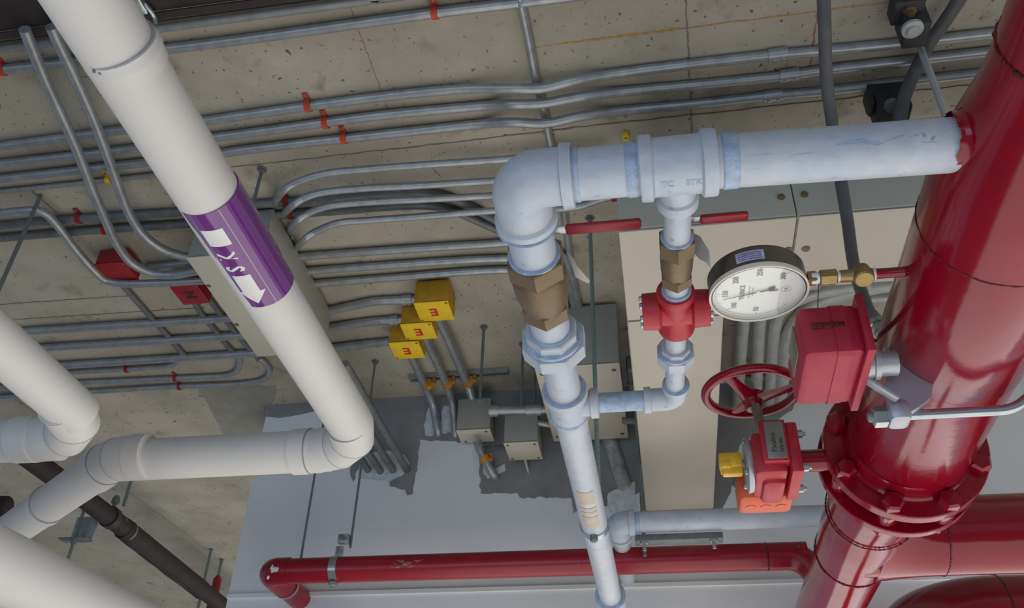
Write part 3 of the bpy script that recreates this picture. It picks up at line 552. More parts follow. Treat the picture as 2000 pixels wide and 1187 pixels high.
# ------------------------------------------------------------------ white insulated pipes
rw = .0585
def ring_at(p, d, r, wd, mname, parent, nm='joint_ring', lip=.0016):
    d = Vector(d).normalized(); return MB().lathe(Vector(p) - d * wd / 2, d, [(0, r), (0, r + lip), (wd, r + lip), (wd, r)], 40).build(nm, mname, parent)
def gored_elbow(p, d1, d2, rad, r, parent, ngore=3, m='white'):
    """elbow of straight mitred gores; p = corner, d1 = direction back to pipe 1, d2 = direction to pipe 2"""
    d1 = Vector(d1).normalized(); d2 = Vector(d2).normalized(); path = fillet([p + d1 * rad * 3, p, p + d2 * rad * 3], rad, ngore)
    path = path[1:-1]; e0 = path[0] + d1 * .02; e1 = path[-1] + d2 * .02
    MB().tube([e0] + path + [e1], r, 40).build('elbow', m, parent, 12)
    for k, q_ in enumerate(path[1:-1]):
        tdir = (path[k + 2] - path[k]).normalized(); ring_at(q_, tdir, r - .001, .0025, 'white_seam', parent, 'joint_line', .0016)
    return path[0], path[-1]
hw = 1.1
w1 = root('insulated_pipe', 'long white jacketed pipe with the purple label, elbow and left-running leg', 'pipe', W(-.765, 1.2, hw), 'white jacketed pipes')
Pc = W(-.775, 2.125, hw); rad = .135
Pe = W(-1.50, 2.105, hw); dd = (W(-2.136, 2.564, hw) - W(-1.52, 2.105, hw)).normalized()
MB().lathe(W(-.757, .05, hw), W(-.772, 2.03, hw) - W(-.757, .05, hw), [(0, rw), (1.93, rw)], 48).build('pipe_section', 'white', w1)
MB().lathe(Pc + Vector((-.10, 0, 0)), (-1, 0, 0), [(0, rw - .0005), (.64, rw - .0005)], 48).build('pipe_section', 'white', w1)
MB().lathe(Pe + dd * .05, dd, [(0, rw - .0005), (1.1, rw - .0005)], 48).build('pipe_section', 'white', w1)
gored_elbow(Pc, (0, -1, 0), (-1, 0, 0), rad, rw + .0022, w1, 3)
gored_elbow(Pe, (1, 0, 0), dd, .13, rw + .0022, w1, 2)
ring_at(Pc + Vector((0, -rad - .02, 0)), (0, 1, 0), rw + .0010, .003, 'white_seam', w1, 'joint_line', .0016)
ring_at(Pc + Vector((-rad - .045, 0, 0)), (1, 0, 0), rw, .045, 'white', w1, 'sleeve', .0045)
ring_at(Pc + Vector((-rad - .02, 0, 0)), (1, 0, 0), rw + .003, .002, 'white_seam', w1, 'joint_line', .0018)
ring_at(Pe + Vector((.075, 0, 0)), (1, 0, 0), rw, .05, 'white', w1, 'sleeve', .0045)
ring_at(Pe + dd * .10, dd, rw, .09, 'white', w1, 'sleeve', .0045)
ring_at(Pe + dd * .056, dd, rw + .003, .002, 'white_seam', w1, 'joint_line', .0018)
ring_at(Pe + dd * .50, dd, rw, .04, 'white', w1, 'sleeve', .0045); ring_at(Pe + dd * .478, dd, rw + .003, .002, 'white_seam', w1, 'joint_line', .0018)
# bell joint near the top
yb = Z(210, 134, hw - rw).y
MB().lathe(W(-.758, yb, hw), (0, 1, 0), [(0, rw), (.001, rw + .0022), (.010, rw + .0026), (.015, rw + .0045), (.020, rw + .0042), (.026, rw + .0012), (.045, rw)], 48).build('bell_joint', 'white', w1)
ring_at(W(-.758, yb - .0008, hw), (0, 1, 0), rw, .0014, 'white_seam', w1, 'joint_line', .0018)
for (sx_, sy_) in ((184, 139), (196, 142), (206, 156)):
    p_ = Z(sx_, sy_, hw - rw * .99); MB().lathe(p_, (0, 0, -1), [(-.004, .0030), (.002, .0024), (.003, .001)], 8).build('staple', 'galv_dark', w1)
# purple label band
ya = Z(405, 418, hw - rw).y; ye = Z(520, 598, hw - rw).y; La = ye - ya; ym = (ya + ye) / 2; xa = -.763
lbp = MB().lathe(W(xa, ya, hw), (0, 1, 0), [(0, rw), (0, rw + .0012), (La, rw + .0012), (La, rw)], 64).build('pipe_label', 'purple', w1)
Rl = rw + .0018
def on_label(v, f, th0, m, nm='marking'):      # local x along the pipe (+ = away), y sideways
    o_ = W(xa, ya, hw); st = Vector((math.sin(th0), 0, -math.cos(th0)))
    P_ = wrap_cyl(v, o_, (0, 1, 0), st, Rl); mb = MB(); mb.add(P_, f); return mb.build(nm, m, w1)
th0 = math.radians(2); hwid = .0215
def strip(x0_, x1_, y0_, y1_): return grid_poly(lambda u, v: (x0_ + (x1_ - x0_) * u, y0_ + (y1_ - y0_) * v), 2, 12)
on_label(*strip(La * .15, La * .31, -hwid, hwid), th0, 'label_white')
on_label(*strip(La * .63, La * .84, -hwid * .85, hwid * .85), th0, 'label_white')
v, f = [], []
for j in range(13):
    yy = -hwid * 1.35 + 2.7 * hwid * j / 12; v += [(La * .82, yy), (La * .82 + La * .13 * (1 - abs(yy) / (hwid * 1.35)), yy)]
for j in range(12): f.append((2 * j, 2 * j + 1, 2 * j + 3, 2 * j + 2))
on_label(v, f, th0, 'label_white')
for (txt, pos) in (('K', .425), ('S', .555)):
    tv, tf = text_pts(txt, .050, bold=True)      # reads towards the camera, tops to the left of the picture
    tv2 = [(La * pos - p.x * .72, (p.y) * 1.0) for p in tv]
    on_label([(p[0], p[1]) for p in tv2], tf, th0, 'label_white', 'lettering')
on_label(*strip(0, La, -.0335, -.0328), th0, 'label_white', 'edge_line')
# second white pipe with its own elbow at the left edge
h2 = 1.0; s2 = h2 / 1.1
w2 = root('insulated_pipe', 'white jacketed pipe ending in the elbow at the left edge', 'pipe', W(-1.34, 1.3, h2), 'white jacketed pipes')
P2 = W(-1.345, 1.798, h2); r2 = .0545; rd2 = .145
MB().lathe(W(-1.335, .3, h2), (-.0, 1, 0), [(0, r2), (1.38, r2)], 48).build('pipe_section', 'white', w2)
gored_elbow(P2, (0, -1, 0), (-1, -.03, 0), rd2, r2 + .002, w2, 3)
MB().lathe(P2 + Vector((-.1, 0, 0)), (-1, -.03, 0), [(0, r2), (1.2, r2)], 48).build('pipe_section', 'white', w2)
ring_at(P2 + Vector((0, -rd2 - .02, 0)), (0, 1, 0), r2 + .001, .003, 'white_seam', w2, 'joint_line')
ring_at(P2 + Vector((-rd2 - .045, -.006, 0)), (1, .03, 0), r2, .055, 'white', w2, 'sleeve', .004)
# third, nearest white pipe in the lower left corner
h3 = .66; a = Z(-10, 1100, h3)
w3 = root('insulated_pipe', 'nearest white jacketed pipe cutting off the lower left corner', 'pipe', (a.x, a.y + .3, a.z), 'white jacketed pipes')
b3 = Z(300, 1246, h3); d3 = (b3 - a).normalized()
MB().lathe(a - d3 * 1.0, d3, [(0, .0755), (3.0, .0755)], 56).build('pipe_section', 'white', w3)
# stub at the left edge
a = Z(2, 985, 1.25); o = MB().lathe(a - Vector((.15, 0, 0)), (1, .12, 0), [(0, .038), (.16, .038), (.168, .034), (.17, .028)], 24).build('pipe_stub', 'brown'); tag(o, 'capped brown pipe end at the left edge above the nearest white pipe', 'pipe')

# ------------------------------------------------------------------ silver pipework
sl = root('water_pipe', 'silver-painted pipe run from the red main to the frame bottom with fittings', 'pipe', W(-.14, .83, .8))
hs_ = .8; X0 = -.147; Yx = .83
def sil(prof, o_, d_, nm, seg=36, m='silver', ang=35, parent=None): return MB().lathe(o_, d_, prof, seg).build(nm, m, parent or sl, ang)
# X run, right to left
sil([(0, .0335), (.31, .0335)], W(.098, Yx, hs_), (1, .03, 0), 'pipe_section')
sil([(0, .0338), (.002, .0355), (.018, .0352), (.020, .0338)], W(.108, Yx, hs_), (1, 0, 0), 'joint', m='silver_joint')
# big tee
sil([(0, .034), (.0, .0415), (.004, .0425), (.014, .0425), (.017, .0375), (.074, .0375), (.077, .0425), (.090, .0425), (.094, .0415), (.094, .034)], W(.008, Yx, hs_), (1, 0, 0), 'tee')
tb = W(.054, Yx, hs_)
sil([(.0, .026), (.04, .024), (.052, .024), (.055, .0275), (.070, .0275), (.072, .0205)], tb, (0, 1, 0), 'tee_outlet')
sil([(0, .0215), (.004, .0235), (.006, .0215)], tb + Vector((0, .068, 0)), (0, 1, 0), 'joint', m='silver_joint')
sil([(0, .0335), (.09, .0335)], W(-.078, Yx, hs_), (1, 0, 0), 'pipe_section')
sil([(0, .0338), (.004, .0352), (.012, .0352), (.016, .0338)], W(-.010, Yx, hs_), (1, 0, 0), 'joint', m='silver_joint')
def sliver(x_, ang_, ln, wd_, tilt, seed, rad_=.0338, m='silver_joint'):
    rnd = random.Random(seed); k = 9; v = []
    for i in range(k): t_ = i / (k - 1); w_ = wd_ * math.sin(PI * (t_ * .9 + .05)) * rnd.uniform(.4, 1.3); xx = ln * (t_ - .5); v += [(xx, xx * tilt - w_ / 2 + rnd.uniform(-.0006, .0006)), (xx, xx * tilt + w_ / 2)]
    MB().add([p + Vector((x_, (x_ - .098) * .03, 0)) for p in wrap_cyl(v, W(0, Yx, hs_), (1, 0, 0), (0, math.cos(ang_) * -1, math.sin(ang_) * -1), rad_)], [(2 * i, 2 * i + 1, 2 * i + 3, 2 * i + 2) for i in range(k - 1)]).build('paint_scuff', m, sl)
for k_, (x_, an_, ln_, wd_, ti_) in enumerate(((.255, .42, .040, .0045, -.10), (.280, .50, .030, .0050, .12), (.268, .36, .022, .0020, .05), (.305, .40, .028, .0018, -.25), (.330, .34, .014, .0014, -.1), (.20, .70, .030, .0008, 0), (.15, .62, .040, .0008, .02), (.345, .62, .018, .0012, .1))): sliver(x_, an_, ln_, wd_, ti_, k_)
# elbow
pth = fillet([W(-.085, Yx, hs_), W(X0, Yx, hs_), W(X0, .905, hs_)], .058, 10)
MB().tube(pth, [.0375] * len(pth), 36).build('elbow', 'silver', sl)
sil([(0, .034), (0, .0415), (.014, .0425), (.016, .037)], W(-.076, Yx, hs_), (-1, 0, 0), 'elbow_collar')
sil([(0, .0375), (.004, .0425), (.014, .0425), (.017, .034)], W(X0, .895, hs_), (0, 1, 0), 'elbow_collar')
sil([(0, .035), (.003, .0355), (.005, .035)], W(-.073, Yx, hs_), (1, 0, 0), 'joint', m='silver_joint')
sil([(0, .0405), (.002, .0432), (.004, .0405)], W(X0, .9125, hs_), (0, 1, 0), 'joint', m='silver_joint')
# Y run
def seg_y(y0_, y1_, r0, r1=None, nm='pipe_section', m='silver', seg=36, X=X0, par=None): return MB().lathe(W(X, y0_, hs_), (0, 1, 0), [(0, r0), (y1_ - y0_, r1 or r0)], seg).build(nm, m, par or sl)
seg_y(.90, 1.02, .0325)
# ball valve in bronze
vb = MB().lathe(W(X0, 1.015, hs_), (0, 1, 0), [(0, .036), (.004, .040), (.012, .0415), (.05, .0405), (.075, .036), (.095, .032)], 36).build('ball_valve', 'brass', sl)
lab(vb, 'brown bronze ball valve')
MB().lathe(W(X0, .982, hs_), (0, 1, 0), [(0, .034), (0, .0425), (.002, .0445), (.033, .0445), (.036, .041)], 6, PI / 6).build('hex_end', 'brass', vb)
MB().lathe(W(X0, 1.092, hs_), (0, 1, 0), [(0, .034), (.003, .0385), (.030, .0385), (.032, .036), (.032, .028)], 6, PI / 6).build('hex_end', 'brass', vb)
MB().lathe(W(X0, .979, hs_), (0, 1, 0), [(0, .033), (.001, .038), (.0035, .038), (.0045, .033)], 36).build('thread_ring', 'silver_joint', vb)
MB().tube([W(X0, 1.045, hs_ + .03), W(X0, 1.045, hs_ + .093)], .011, 14).build('stem', 'brass', vb)
hh = .895
def lever(Xs, Xe, Yl, h_, wd, par, stem_x, th=.006):
    MB().box(W((Xs + Xe) / 2, Yl, h_), (Xe - Xs, wd, .009), None, .0040).build('lever_handle', 'red_handle', par)
    MB().box(W((stem_x + Xs) / 2, Yl, h_ + .001), (abs(Xs - stem_x) + .02, wd * .8, .004), None, .001).build('lever_bar', 'zinc', par)
Yl = 1.045
lever(Y(1104, 443, Yl).x, Y(1253, 438, Yl).x, Yl, Y(1180, 442, Yl).z - CAMH, .021, vb, X0)
def paper(pts, label, par):
    mb = MB(); v = [Vector(p) for p in pts]; n = len(v); mb.prism(v, (0.0004, 0, -.0006)); o = mb.build('paper_tag', 'tag', par); lab(o, label); return o
tA = Y(1105, 480, 1.05); 
paper([Y(1108, 492, 1.05), Y(1121, 505, 1.05), Y(1126, 518, 1.06), Y(1152, 548, 1.07), Y(1148, 553, 1.08), Y(1135, 541, 1.09), Y(1124, 541, 1.08)], 'white folded paper tag', vb)
seg_y(1.118, 1.20, .0310)
# union
un = MB().lathe(W(X0, 1.170, hs_), (0, 1, 0), [(0, .032), (0, .040), (.002, .0425), (.018, .0425), (.020, .040)], 8, PI / 8).build('union', 'silver', sl)
MB().lathe(W(X0, 1.188, hs_), (0, 1, 0), [(0, .040), (.002, .0465), (.007, .0475), (.009, .044)], 36).build('union_ring', 'silver_joint', un)
MB().lathe(W(X0, 1.196, hs_), (0, 1, 0), [(0, .044), (.001, .0525), (.003, .054), (.030, .054), (.034, .049), (.036, .032)], 8, PI / 8).build('union_nut', 'silver', un)
MB().lathe(W(X0, 1.166, hs_), (0, 1, 0), [(0, .031), (.001, .0345), (.005, .0345)], 36).build('thread_ring', 'silver_joint', un)
seg_y(1.225, 1.385, .0295)
# reducing tee
MB().lathe(W(X0, 1.362, hs_), (0, 1, 0), [(0, .030), (.0, .039), (.004, .0405), (.012, .0405), (.016, .0355), (.075, .0345), (.082, .0365), (.090, .0365), (.092, .030)], 36).build('tee', 'silver', sl)
MB().lathe(W(X0, 1.361, hs_), (0, 1, 0), [(0, .030), (0, .037), (.003, .037)], 36).build('joint', 'silver_joint', sl)
MB().lathe(W(X0, 1.440, hs_), (0, 1, 0), [(0, .036), (.004, .0378), (.010, .036)], 36).build('joint', 'silver_joint', sl)
Yb = 1.416
MB().lathe(W(X0, Yb, hs_), (1, 0, 0), [(0, .027), (.035, .023), (.040, .0235), (.042, .0275), (.055, .0275), (.057, .0195)], 32).build('tee_outlet', 'silver', sl)
seg_y(1.44, 2.075, .0302)
seg_y(2.06, 2.49, .0305)
# label on the pipe: three tan stickers
def sticker(cx, y0_, y1_, hwd, shape=None):
    st = Vector((cx, 0, -1)).normalized(); n = 12; v = []; f = []
    R_ = .0308
    for j in range(n + 1):
        yy = -hwd + 2 * hwd * j / n; far = (y1_ - y0_) if not shape else (y1_ - y0_) * (1 - .38 * abs(yy) / hwd)
        v += [(0, yy), (far, yy)]
    f = [(2 * j, 2 * j + 1, 2 * j + 3, 2 * j + 2) for j in range(n)]
    mb = MB(); mb.add(wrap_cyl(v, W(X0, y0_, hs_), (0, 1, 0), st, R_), f); return mb.build('sticker', 'tan', sl)
yz = lambda yy: Z(1145, yy, hs_ - .030).y
sticker(0.0, yz(962), yz(986), .019); sticker(0.0, yz(993), yz(999), .019); sticker(0.0, yz(1001), yz(1006), .019); sticker(0.0, yz(1010), yz(1037), .020, 1)
# clamp ring
yc = yz(1050)
cr = MB().lathe(W(X0, yc - .012, hs_), (0, 1, 0), [(0, .0302), (0, .0335), (.022, .0335), (.022, .0302)], 32).build('clamp_ring', 'zinc', sl)
MB().lathe(W(X0 - .001, yc - .012, hs_ - .036), (0, 0, -1), [(-.006, .009), (.006, .009), (.010, .005)], 6).build('clamp_bolt', 'rod', cr)
MB().lathe(W(X0, 2.49, hs_), (0, 1, 0), [(0, .031), (0, .040), (.03, .041), (.09, .039), (.30, .038)], 32).build('coupling', 'silver', sl)
MB().lathe(W(X0, 2.487, hs_), (0, 1, 0), [(0, .0315), (0, .0425), (.012, .0425), (.014, .039)], 32).build('joint', 'silver_joint', sl)
seg_y(2.7, 3.3, .033)
# bypass branch
Xb = .054
def by(y0_, prof, nm, m='silver', seg=28, par=None, ph=0): return MB().lathe(W(Xb - .010 * (y0_ - .9) / .5, y0_, hs_), (-.02, 1, 0), prof, seg, ph).build(nm, m, par or sl)
by(.89, [(0, .0185), (.12, .0185)], 'pipe_section')
bv = by(1.000, [(0, .022), (.01, .0235), (.04, .0225), (.055, .020)], 'ball_valve', 'brass'); lab(bv, 'small brown bronze ball valve')
by(.970, [(0, .018), (0, .0255), (.002, .027), (.028, .027), (.031, .024)], 'hex_end', 'brass', 6, bv, PI / 6)
by(1.048, [(0, .021), (.002, .024), (.020, .024), (.022, .018)], 'hex_end', 'brass', 6, bv, PI / 6)
by(.967, [(0, .018), (.001, .0225), (.005, .0225)], 'thread_ring', 'silver_joint', 28, bv)
Yl2 = .995
MB().tube([W(Xb, 1.01, hs_ + .018), W(Xb, 1.00, hs_ + .075)], .0075, 12).build('stem', 'brass', bv)
lever(Y(1366, 427, Yl2).x, Y(1462, 421, Yl2).x, Yl2, Y(1410, 425, Yl2).z - CAMH, .0165, bv, Xb)
paper([Y(1356, 455, 1.02), Y(1368, 462, 1.01), Y(1385, 490, 1.0), Y(1388, 525, 1.0), Y(1378, 512, 1.01), Y(1366, 506, 1.03), Y(1352, 490, 1.03)], 'white crumpled paper tag', bv)
by(1.065, [(0, .0180), (.045, .0180)], 'pipe_section')
# red flow sight fitting
Yf = 1.143
fs_ = MB().lathe(W(.049, 1.093, hs_), (0, 1, 0), [(0, .018), (.0, .0265), (.003, .0285), (.012, .0285), (.02, .025), (.045, .024), (.075, .025), (.086, .0285), (.096, .0285), (.100, .026), (.100, .017)], 32).build('sight_fitting', 'red_cast', sl); lab(fs_, 'red cast iron sight fitting')
for sg in (-1, 1):
    MB().lathe(W(.049, Yf, hs_), (sg, 0, 0), [(0, .024), (.022, .024), (.026, .0295), (.050, .0285), (.051, .024)], 28).build('side_cap', 'red_cast', fs_)
    for k in range(4):
        a_ = PI / 4 + k * PI / 2 + .3; MB().lathe(W(.049 + sg * .050, Yf + math.cos(a_) * .022, hs_ + math.sin(a_) * .022), (sg, 0, 0), [(0, .005), (.004, .005), (.005, .003)], 6).build('cap_screw', 'zinc', fs_)
by(1.088, [(0, .018), (.0, .0215), (.006, .0225), (.012, .020)], 'joint', 'silver_joint')
by(1.19, [(0, .0170), (.08, .0170)], 'pipe_section')
u2 = by(1.243, [(0, .018), (0, .023), (.001, .0245), (.012, .0245)], 'union', 'silver', 8, None, PI / 8)
by(1.253, [(0, .024), (.001, .0285), (.005, .0290)], 'union_ring', 'silver_joint', 28, u2)
by(1.258, [(0, .027), (.001, .0315), (.024, .0315), (.028, .029), (.030, .018)], 'union_nut', 'silver', 8, u2, PI / 8)
by(1.28, [(0, .0165), (.10, .0165)], 'pipe_section')
pth = fillet([W(.046, 1.372, hs_), W(.045, Yb, hs_), W(-.002, Yb, hs_)], .025, 8)
MB().tube(pth, .0205, 28).build('elbow', 'silver', sl)
MB().lathe(W(.046, 1.366, hs_), (0, 1, 0), [(0, .017), (0, .0235), (.010, .0240), (.013, .020)], 28).build('elbow_collar', 'silver', sl)
MB().lathe(W(.046, 1.3655, hs_), (0, 1, 0), [(0, .017), (0, .0225), (.002, .0225)], 28).build('joint', 'silver_joint', sl)
MB().lathe(W(.003, Yb, hs_), (-1, 0, 0), [(0, .020), (.002, .0240), (.013, .0235), (.013, .0185)], 28).build('elbow_collar', 'silver', sl)
MB().lathe(W(-.10, Yb, hs_), (1, 0, 0), [(0, .0180), (.10, .0180)], 28).build('pipe_section', 'silver_joint', sl)
# raised casting marks on the fittings
def emb(body, size, o_, axis, st, R_, m='silver_joint', flip=1):
    tv, tf = text_pts(body, size, bold=True); P_ = wrap_cyl([(p.x, p.y * flip) for p in tv], o_, axis, st, R_); mb = MB(); mb.add(P_, tf); mb.build('casting_mark', m, sl)
emb('TC', .012, W(.040, Yx, hs_), (1, 0, 0), (0, -.18, -1), .0379, flip=-1); emb('STK', .011, W(.072, Yx, hs_), (1, 0, 0), (0, -.18, -1), .0379, flip=-1)
# lower silver run towards the right
hl = 1.15; Yl_ = 2.84; rl = .034
ls = root('water_pipe', 'grey-silver horizontal pipe passing under the wireway near the wall', 'pipe', W(.2, Yl_, hl))
xL = Y(1208, 1022, Yl_).x
MB().lathe(W(xL + .05, Yl_, hl), (1, -.0, 0), [(0, rl), (1.1, rl)], 28).build('pipe_section', 'silver', ls)
pth = fillet([W(xL + .045, Yl_, hl), W(xL, Yl_, hl), W(xL, Yl_ + .09, hl)], .05, 8)
MB().tube(pth, .0385, 28).build('elbow', 'silver', ls)
MB().lathe(W(xL + .035, Yl_, hl), (1, 0, 0), [(0, .038), (0, .044), (.018, .044), (.02, .034)], 28).build('elbow_collar', 'silver', ls)
MB().lathe(W(xL, Yl_ + .085, hl), (0, 1, 0), [(0, .038), (0, .044), (.018, .044), (.02, .030)], 28).build('elbow_collar', 'silver', ls)
MB().lathe(W(xL, Yl_ + .09, hl), (0, 1, 0), [(0, .030), (.5, .030)], 28).build('pipe_section', 'silver', ls)
MB().lathe(W(xL + .056, Yl_, hl), (1, 0, 0), [(0, .0345), (.012, .0355), (.014, .034)], 28).build('joint', 'silver_joint', ls)
a = Y(1240, 1049, Yl_ + .03); c = Y(1412, 1053, Yl_ + .03)
t = root('strut_channel', 'dark strut channel with bolts under the lower silver pipe', 'strut', (a + c) / 2)
MB().box(Vector(((a.x + c.x) / 2, Yl_ + .03, CAMH + hl - rl - .016)), (c.x - a.x, .05, .022), None, .002).build('channel', 'galv_dark', t)
for xx in (a.x + .03, c.x - .03): MB().lathe(Vector((xx, Yl_ + .02, CAMH + hl - rl - .02)), (0, 0, -1), [(0, .014), (.012, .014), (.012, .006), (.035, .006)], 6).build('bolt', 'galv', t)

# ------------------------------------------------------------------ red main
XR = .480; HR = .8; RR = .1093
rm = root('fire_main', 'large glossy red fire main with flange, tee and weld seams', 'pipe', W(XR, 1.3, HR))
MB().lathe(W(XR, .10, HR), (0, 1, 0), [(0, .0825), (.58, .0825), (.63, .0835), (.67, .088), (.73, .100), (.78, .1075), (.82, RR), (.90, RR), (1.188, RR + .0012), (1.193, RR - .0010), (1.53, .1065)], 72).build('pipe_section', 'red', rm)
def weld(yy, R_, amp=.0022, wd=.004, ax=(0, 1, 0), o_=None, m='red_seam', seed=0):
    o_ = o_ or W(XR, yy, HR); u, v = frame(Vector(ax)); n = 140; pts = []; rr = []
    rnd = random.Random(seed); sm = [rnd.uniform(-1, 1) for _ in range(n)]
    for i in range(n):
        a_ = 2 * PI * i / n; k = (sm[i] + sm[i - 1] + sm[(i + 1) % n]) / 3; pts.append(o_ + (u * math.cos(a_) + v * math.sin(a_)) * (R_) + Vector(ax) * k * .0015); rr.append(wd * (.5 + .22 * sm[i]))
    mb = MB(); mb.tube(pts, rr, 6, closed=True); return mb.build('weld_seam', m, rm)
weld(.99, RR, seed=1, wd=.0024); weld(.70, .083, seed=11, wd=.005)
# silver branch weld
MB().lathe(W(XR - .082, Yx, HR), (-1, 0, 0), [(0, .046), (.006, .040), (.012, .036), (.016, .034)], 32).build('weld_collar', 'red', rm)
rnd = random.Random(5); mb = MB(); seg = 110; r0 = []; r1 = []
for i in range(seg):
    a_ = 2 * PI * i / seg; k = .0015 + abs(math.sin(a_ * 3.1) + math.sin(a_ * 7.3)) * .0018 + rnd.uniform(0, .0022); r0.append(W(XR - .094, Yx + math.cos(a_) * .0345, HR + math.sin(a_) * .0345)); r1.append(W(XR - .099 - k, Yx + math.cos(a_) * .0342, HR + math.sin(a_) * .0342))
mb.loft([r0, r1], False); mb.build('paint_edge', 'red', rm)
# flanges
XF = .473; F1a, F1b, F2a, F2b = 1.640, 1.665, 1.715, 1.735; RF = .148
MB().lathe(W(XF, F1a - .035, HR), (0, 1, 0), [(0, .1062), (.012, .109), (.026, .1105), (.033, .1135), (.035, .116), (.035, RF - .002), (.037, RF), (F1b - F1a + .033, RF), (F1b - F1a + .035, RF - .002), (F1b - F1a + .035, .09)], 72).build('flange', 'red', rm)
MB().lathe(W(XF - .003, F2a, HR), (0, 1, 0), [(0, .09), (0, RF - .002), (.002, RF), (F2b - F2a - .002, RF), (F2b - F2a, RF - .002), (F2b - F2a, .125), (F2b - F2a + .012, .110), (F2b - F2a + .03, .104)], 72).build('flange', 'red', rm)
for k in range(8):
    a_ = -PI / 2 + PI / 8 + k * PI / 4; bx_, bz_ = math.cos(a_) * .1285, math.sin(a_) * .1285; p = W(XF + bx_, F1a, HR + bz_)
    MB().lathe(p, (0, -1, 0), [(-.002, .0205), (.015, .0205), (.020, .0160), (.021, .005)], 6, a_).build('bolt', 'red', rm)
    MB().lathe(p, (0, 1, 0), [(F1b - F1a, .0205), (F2a - F1a - .018, .0205), (F2a - F1a - .014, .018), (F2a - F1a - .013, .011), (F2a - F1a, .011)], 16).build('bolt_shank', 'red', rm)
    MB().lathe(p + Vector((-.003, F2b - F1a, 0)), (0, 1, 0), [(0, .018), (.016, .018), (.016, .010), (.028, .010)], 6, a_).build('nut', 'red', rm)
# neck, tee and run on
RT = .083; XT = .455; YB = 2.12
pts_ = [W(XF - .003, F2b + .02, HR), W(XF - .006, 1.80, HR), W(XF - .012, 1.88, HR), W(XT + .002, 1.95, HR), W(XT, 2.05, HR), W(XT, 2.2, HR), W(XT, 2.4, HR), W(XT - .01, 3.2, HR)]
MB().tube(catmull(pts_, 4), [.104] * 4 + [.1025, .1015, .100, .098] + [.096, .0945, .093, .0915] + [.0905, .090, .090, .090] + [.090, .089, .088, .087] + [.086, .0855, .085, .0845] + [.084] * 9, 64).build('pipe_section', 'red', rm)
weld(0, .0935, seed=2, wd=.0035, o_=W(XT + .002, 1.945, HR)); weld(0, .0868, seed=3, wd=.0035, o_=W(XT, 2.205, HR))
MB().lathe(W(XT, YB, HR), (1, 0, 0), [(0, .089), (1.8, .088)], 56).build('branch_pipe', 'red', rm)
mb = MB(); seg = 56; rings = []
for k in range(9):
    t_ = k / 8; rr = .0885 + .085 * (1 - t_) ** 2.2; xx = .030 + .150 * t_
    rings.append([W(XT + xx, YB + math.cos(2 * PI * i / seg) * rr, HR + math.sin(2 * PI * i / seg) * (.0893)) for i in range(seg)])
mb.loft(rings); mb.build('tee_body', 'red', rm)
weld(0, .0895, ax=(1, 0, 0), o_=W(.632, YB, HR), seed=4, wd=.0035)
# gauge nipple
gh = .8; Yg = 1.088
MB().lathe(W(.330, Yg, gh), (1, 0, 0), [(0, .0075), (.052, .0075), (.055, .009), (.09, .010)], 20).build('nipple', 'red', rm)
# second red elbow low at right
t = root('fire_main', 'glossy red elbow beyond the tee at the lower right corner', 'pipe', W(1.0, 2.9, .75))
pe = fillet([W(2.2, 2.68, .76), W(.735, 2.68, .76), W(.735, 3.35, .76)], .17, 12)
MB().tube(pe, .125, 56).build('elbow', 'red', t)
mb = MB(); mb.lathe(W(.735 + .17, 2.68, .76), (1, 0, 0), [(-.004, .125), (0, .1275), (.004, .125)], 48); mb.build('weld_seam', 'red_seam', t)

# ------------------------------------------------------------------ red branch pipe along the wall
hr_ = 1.108; Yr = 3.079; rr_ = .046
rb = root('sprinkler_pipe', 'slim red sprinkler pipe running along the painted wall', 'pipe', W(-.5, Yr, hr_))
xe = -1.425
MB().lathe(W(xe + .06, Yr, hr_), (1, 0, 0), [(0, rr_), (1.85, rr_)], 32).build('pipe_section', 'red_pipe', rb)
pth = fillet([W(xe + .075, Yr, hr_), W(xe - .0, Yr, hr_), W(xe, Yr + .13, hr_ - .0)], .065, 10)
MB().tube(pth, .050, 32).build('elbow', 'red_pipe', rb)
MB().lathe(W(xe, Yr + .10, hr_), (0, 1, 0), [(0, .044), (.35, .044)], 32).build('pipe_section', 'red_pipe', rb)
MB().lathe(W(xe, Yr + .155, hr_), (0, 1, 0), [(0, .044), (0, .0485), (.014, .0485), (.014, .044)], 32).build('clamp_ring', 'zinc', rb)
def scrape(x_, ang_, ln, wd_, rad_, tilt=0.0, seed=0, m='label_white'):
    rnd = random.Random(seed); k = 7; v = []
    for i in range(k): t_ = i / (k - 1); w_ = wd_ * math.sin(PI * (t_ * .9 + .05)) * rnd.uniform(.5, 1.2); xx = ln * (t_ - .5); v += [(xx, xx * tilt - w_ / 2), (xx, xx * tilt + w_ / 2)]
    MB().add(wrap_cyl(v, W(x_, Yr, hr_), (1, 0, 0), (0, math.cos(ang_) * -1, math.sin(ang_) * -1), rad_), [(2 * i, 2 * i + 1, 2 * i + 3, 2 * i + 2) for i in range(k - 1)]).build('paint_chip', m, rb)
for k, (dx, an) in enumerate(((.030, .25), (.038, .18), (.046, .22), (.026, .05), (.012, .75))): scrape(xe + dx, an, .012, .022, .0512, -.6, k)
xs_ = Y(797, 1107, Yr).x; rnd = random.Random(8)
for k in range(16): scrape(xs_ + rnd.uniform(-.05, .055), rnd.uniform(-.25, .30), rnd.uniform(.012, .035), rnd.uniform(.002, .006), .0466, rnd.uniform(-.5, .5), 20 + k, 'scrape')
xr2 = Y(1500, 1118, Yr).x
pth = fillet([W(xr2 - .04, Yr, hr_), W(xr2 + .16, Yr, hr_), W(xr2 + .16, Yr, hr_ - .9)], .12, 12)
MB().tube(pth, .0465, 32).build('bend', 'red_pipe', rb)
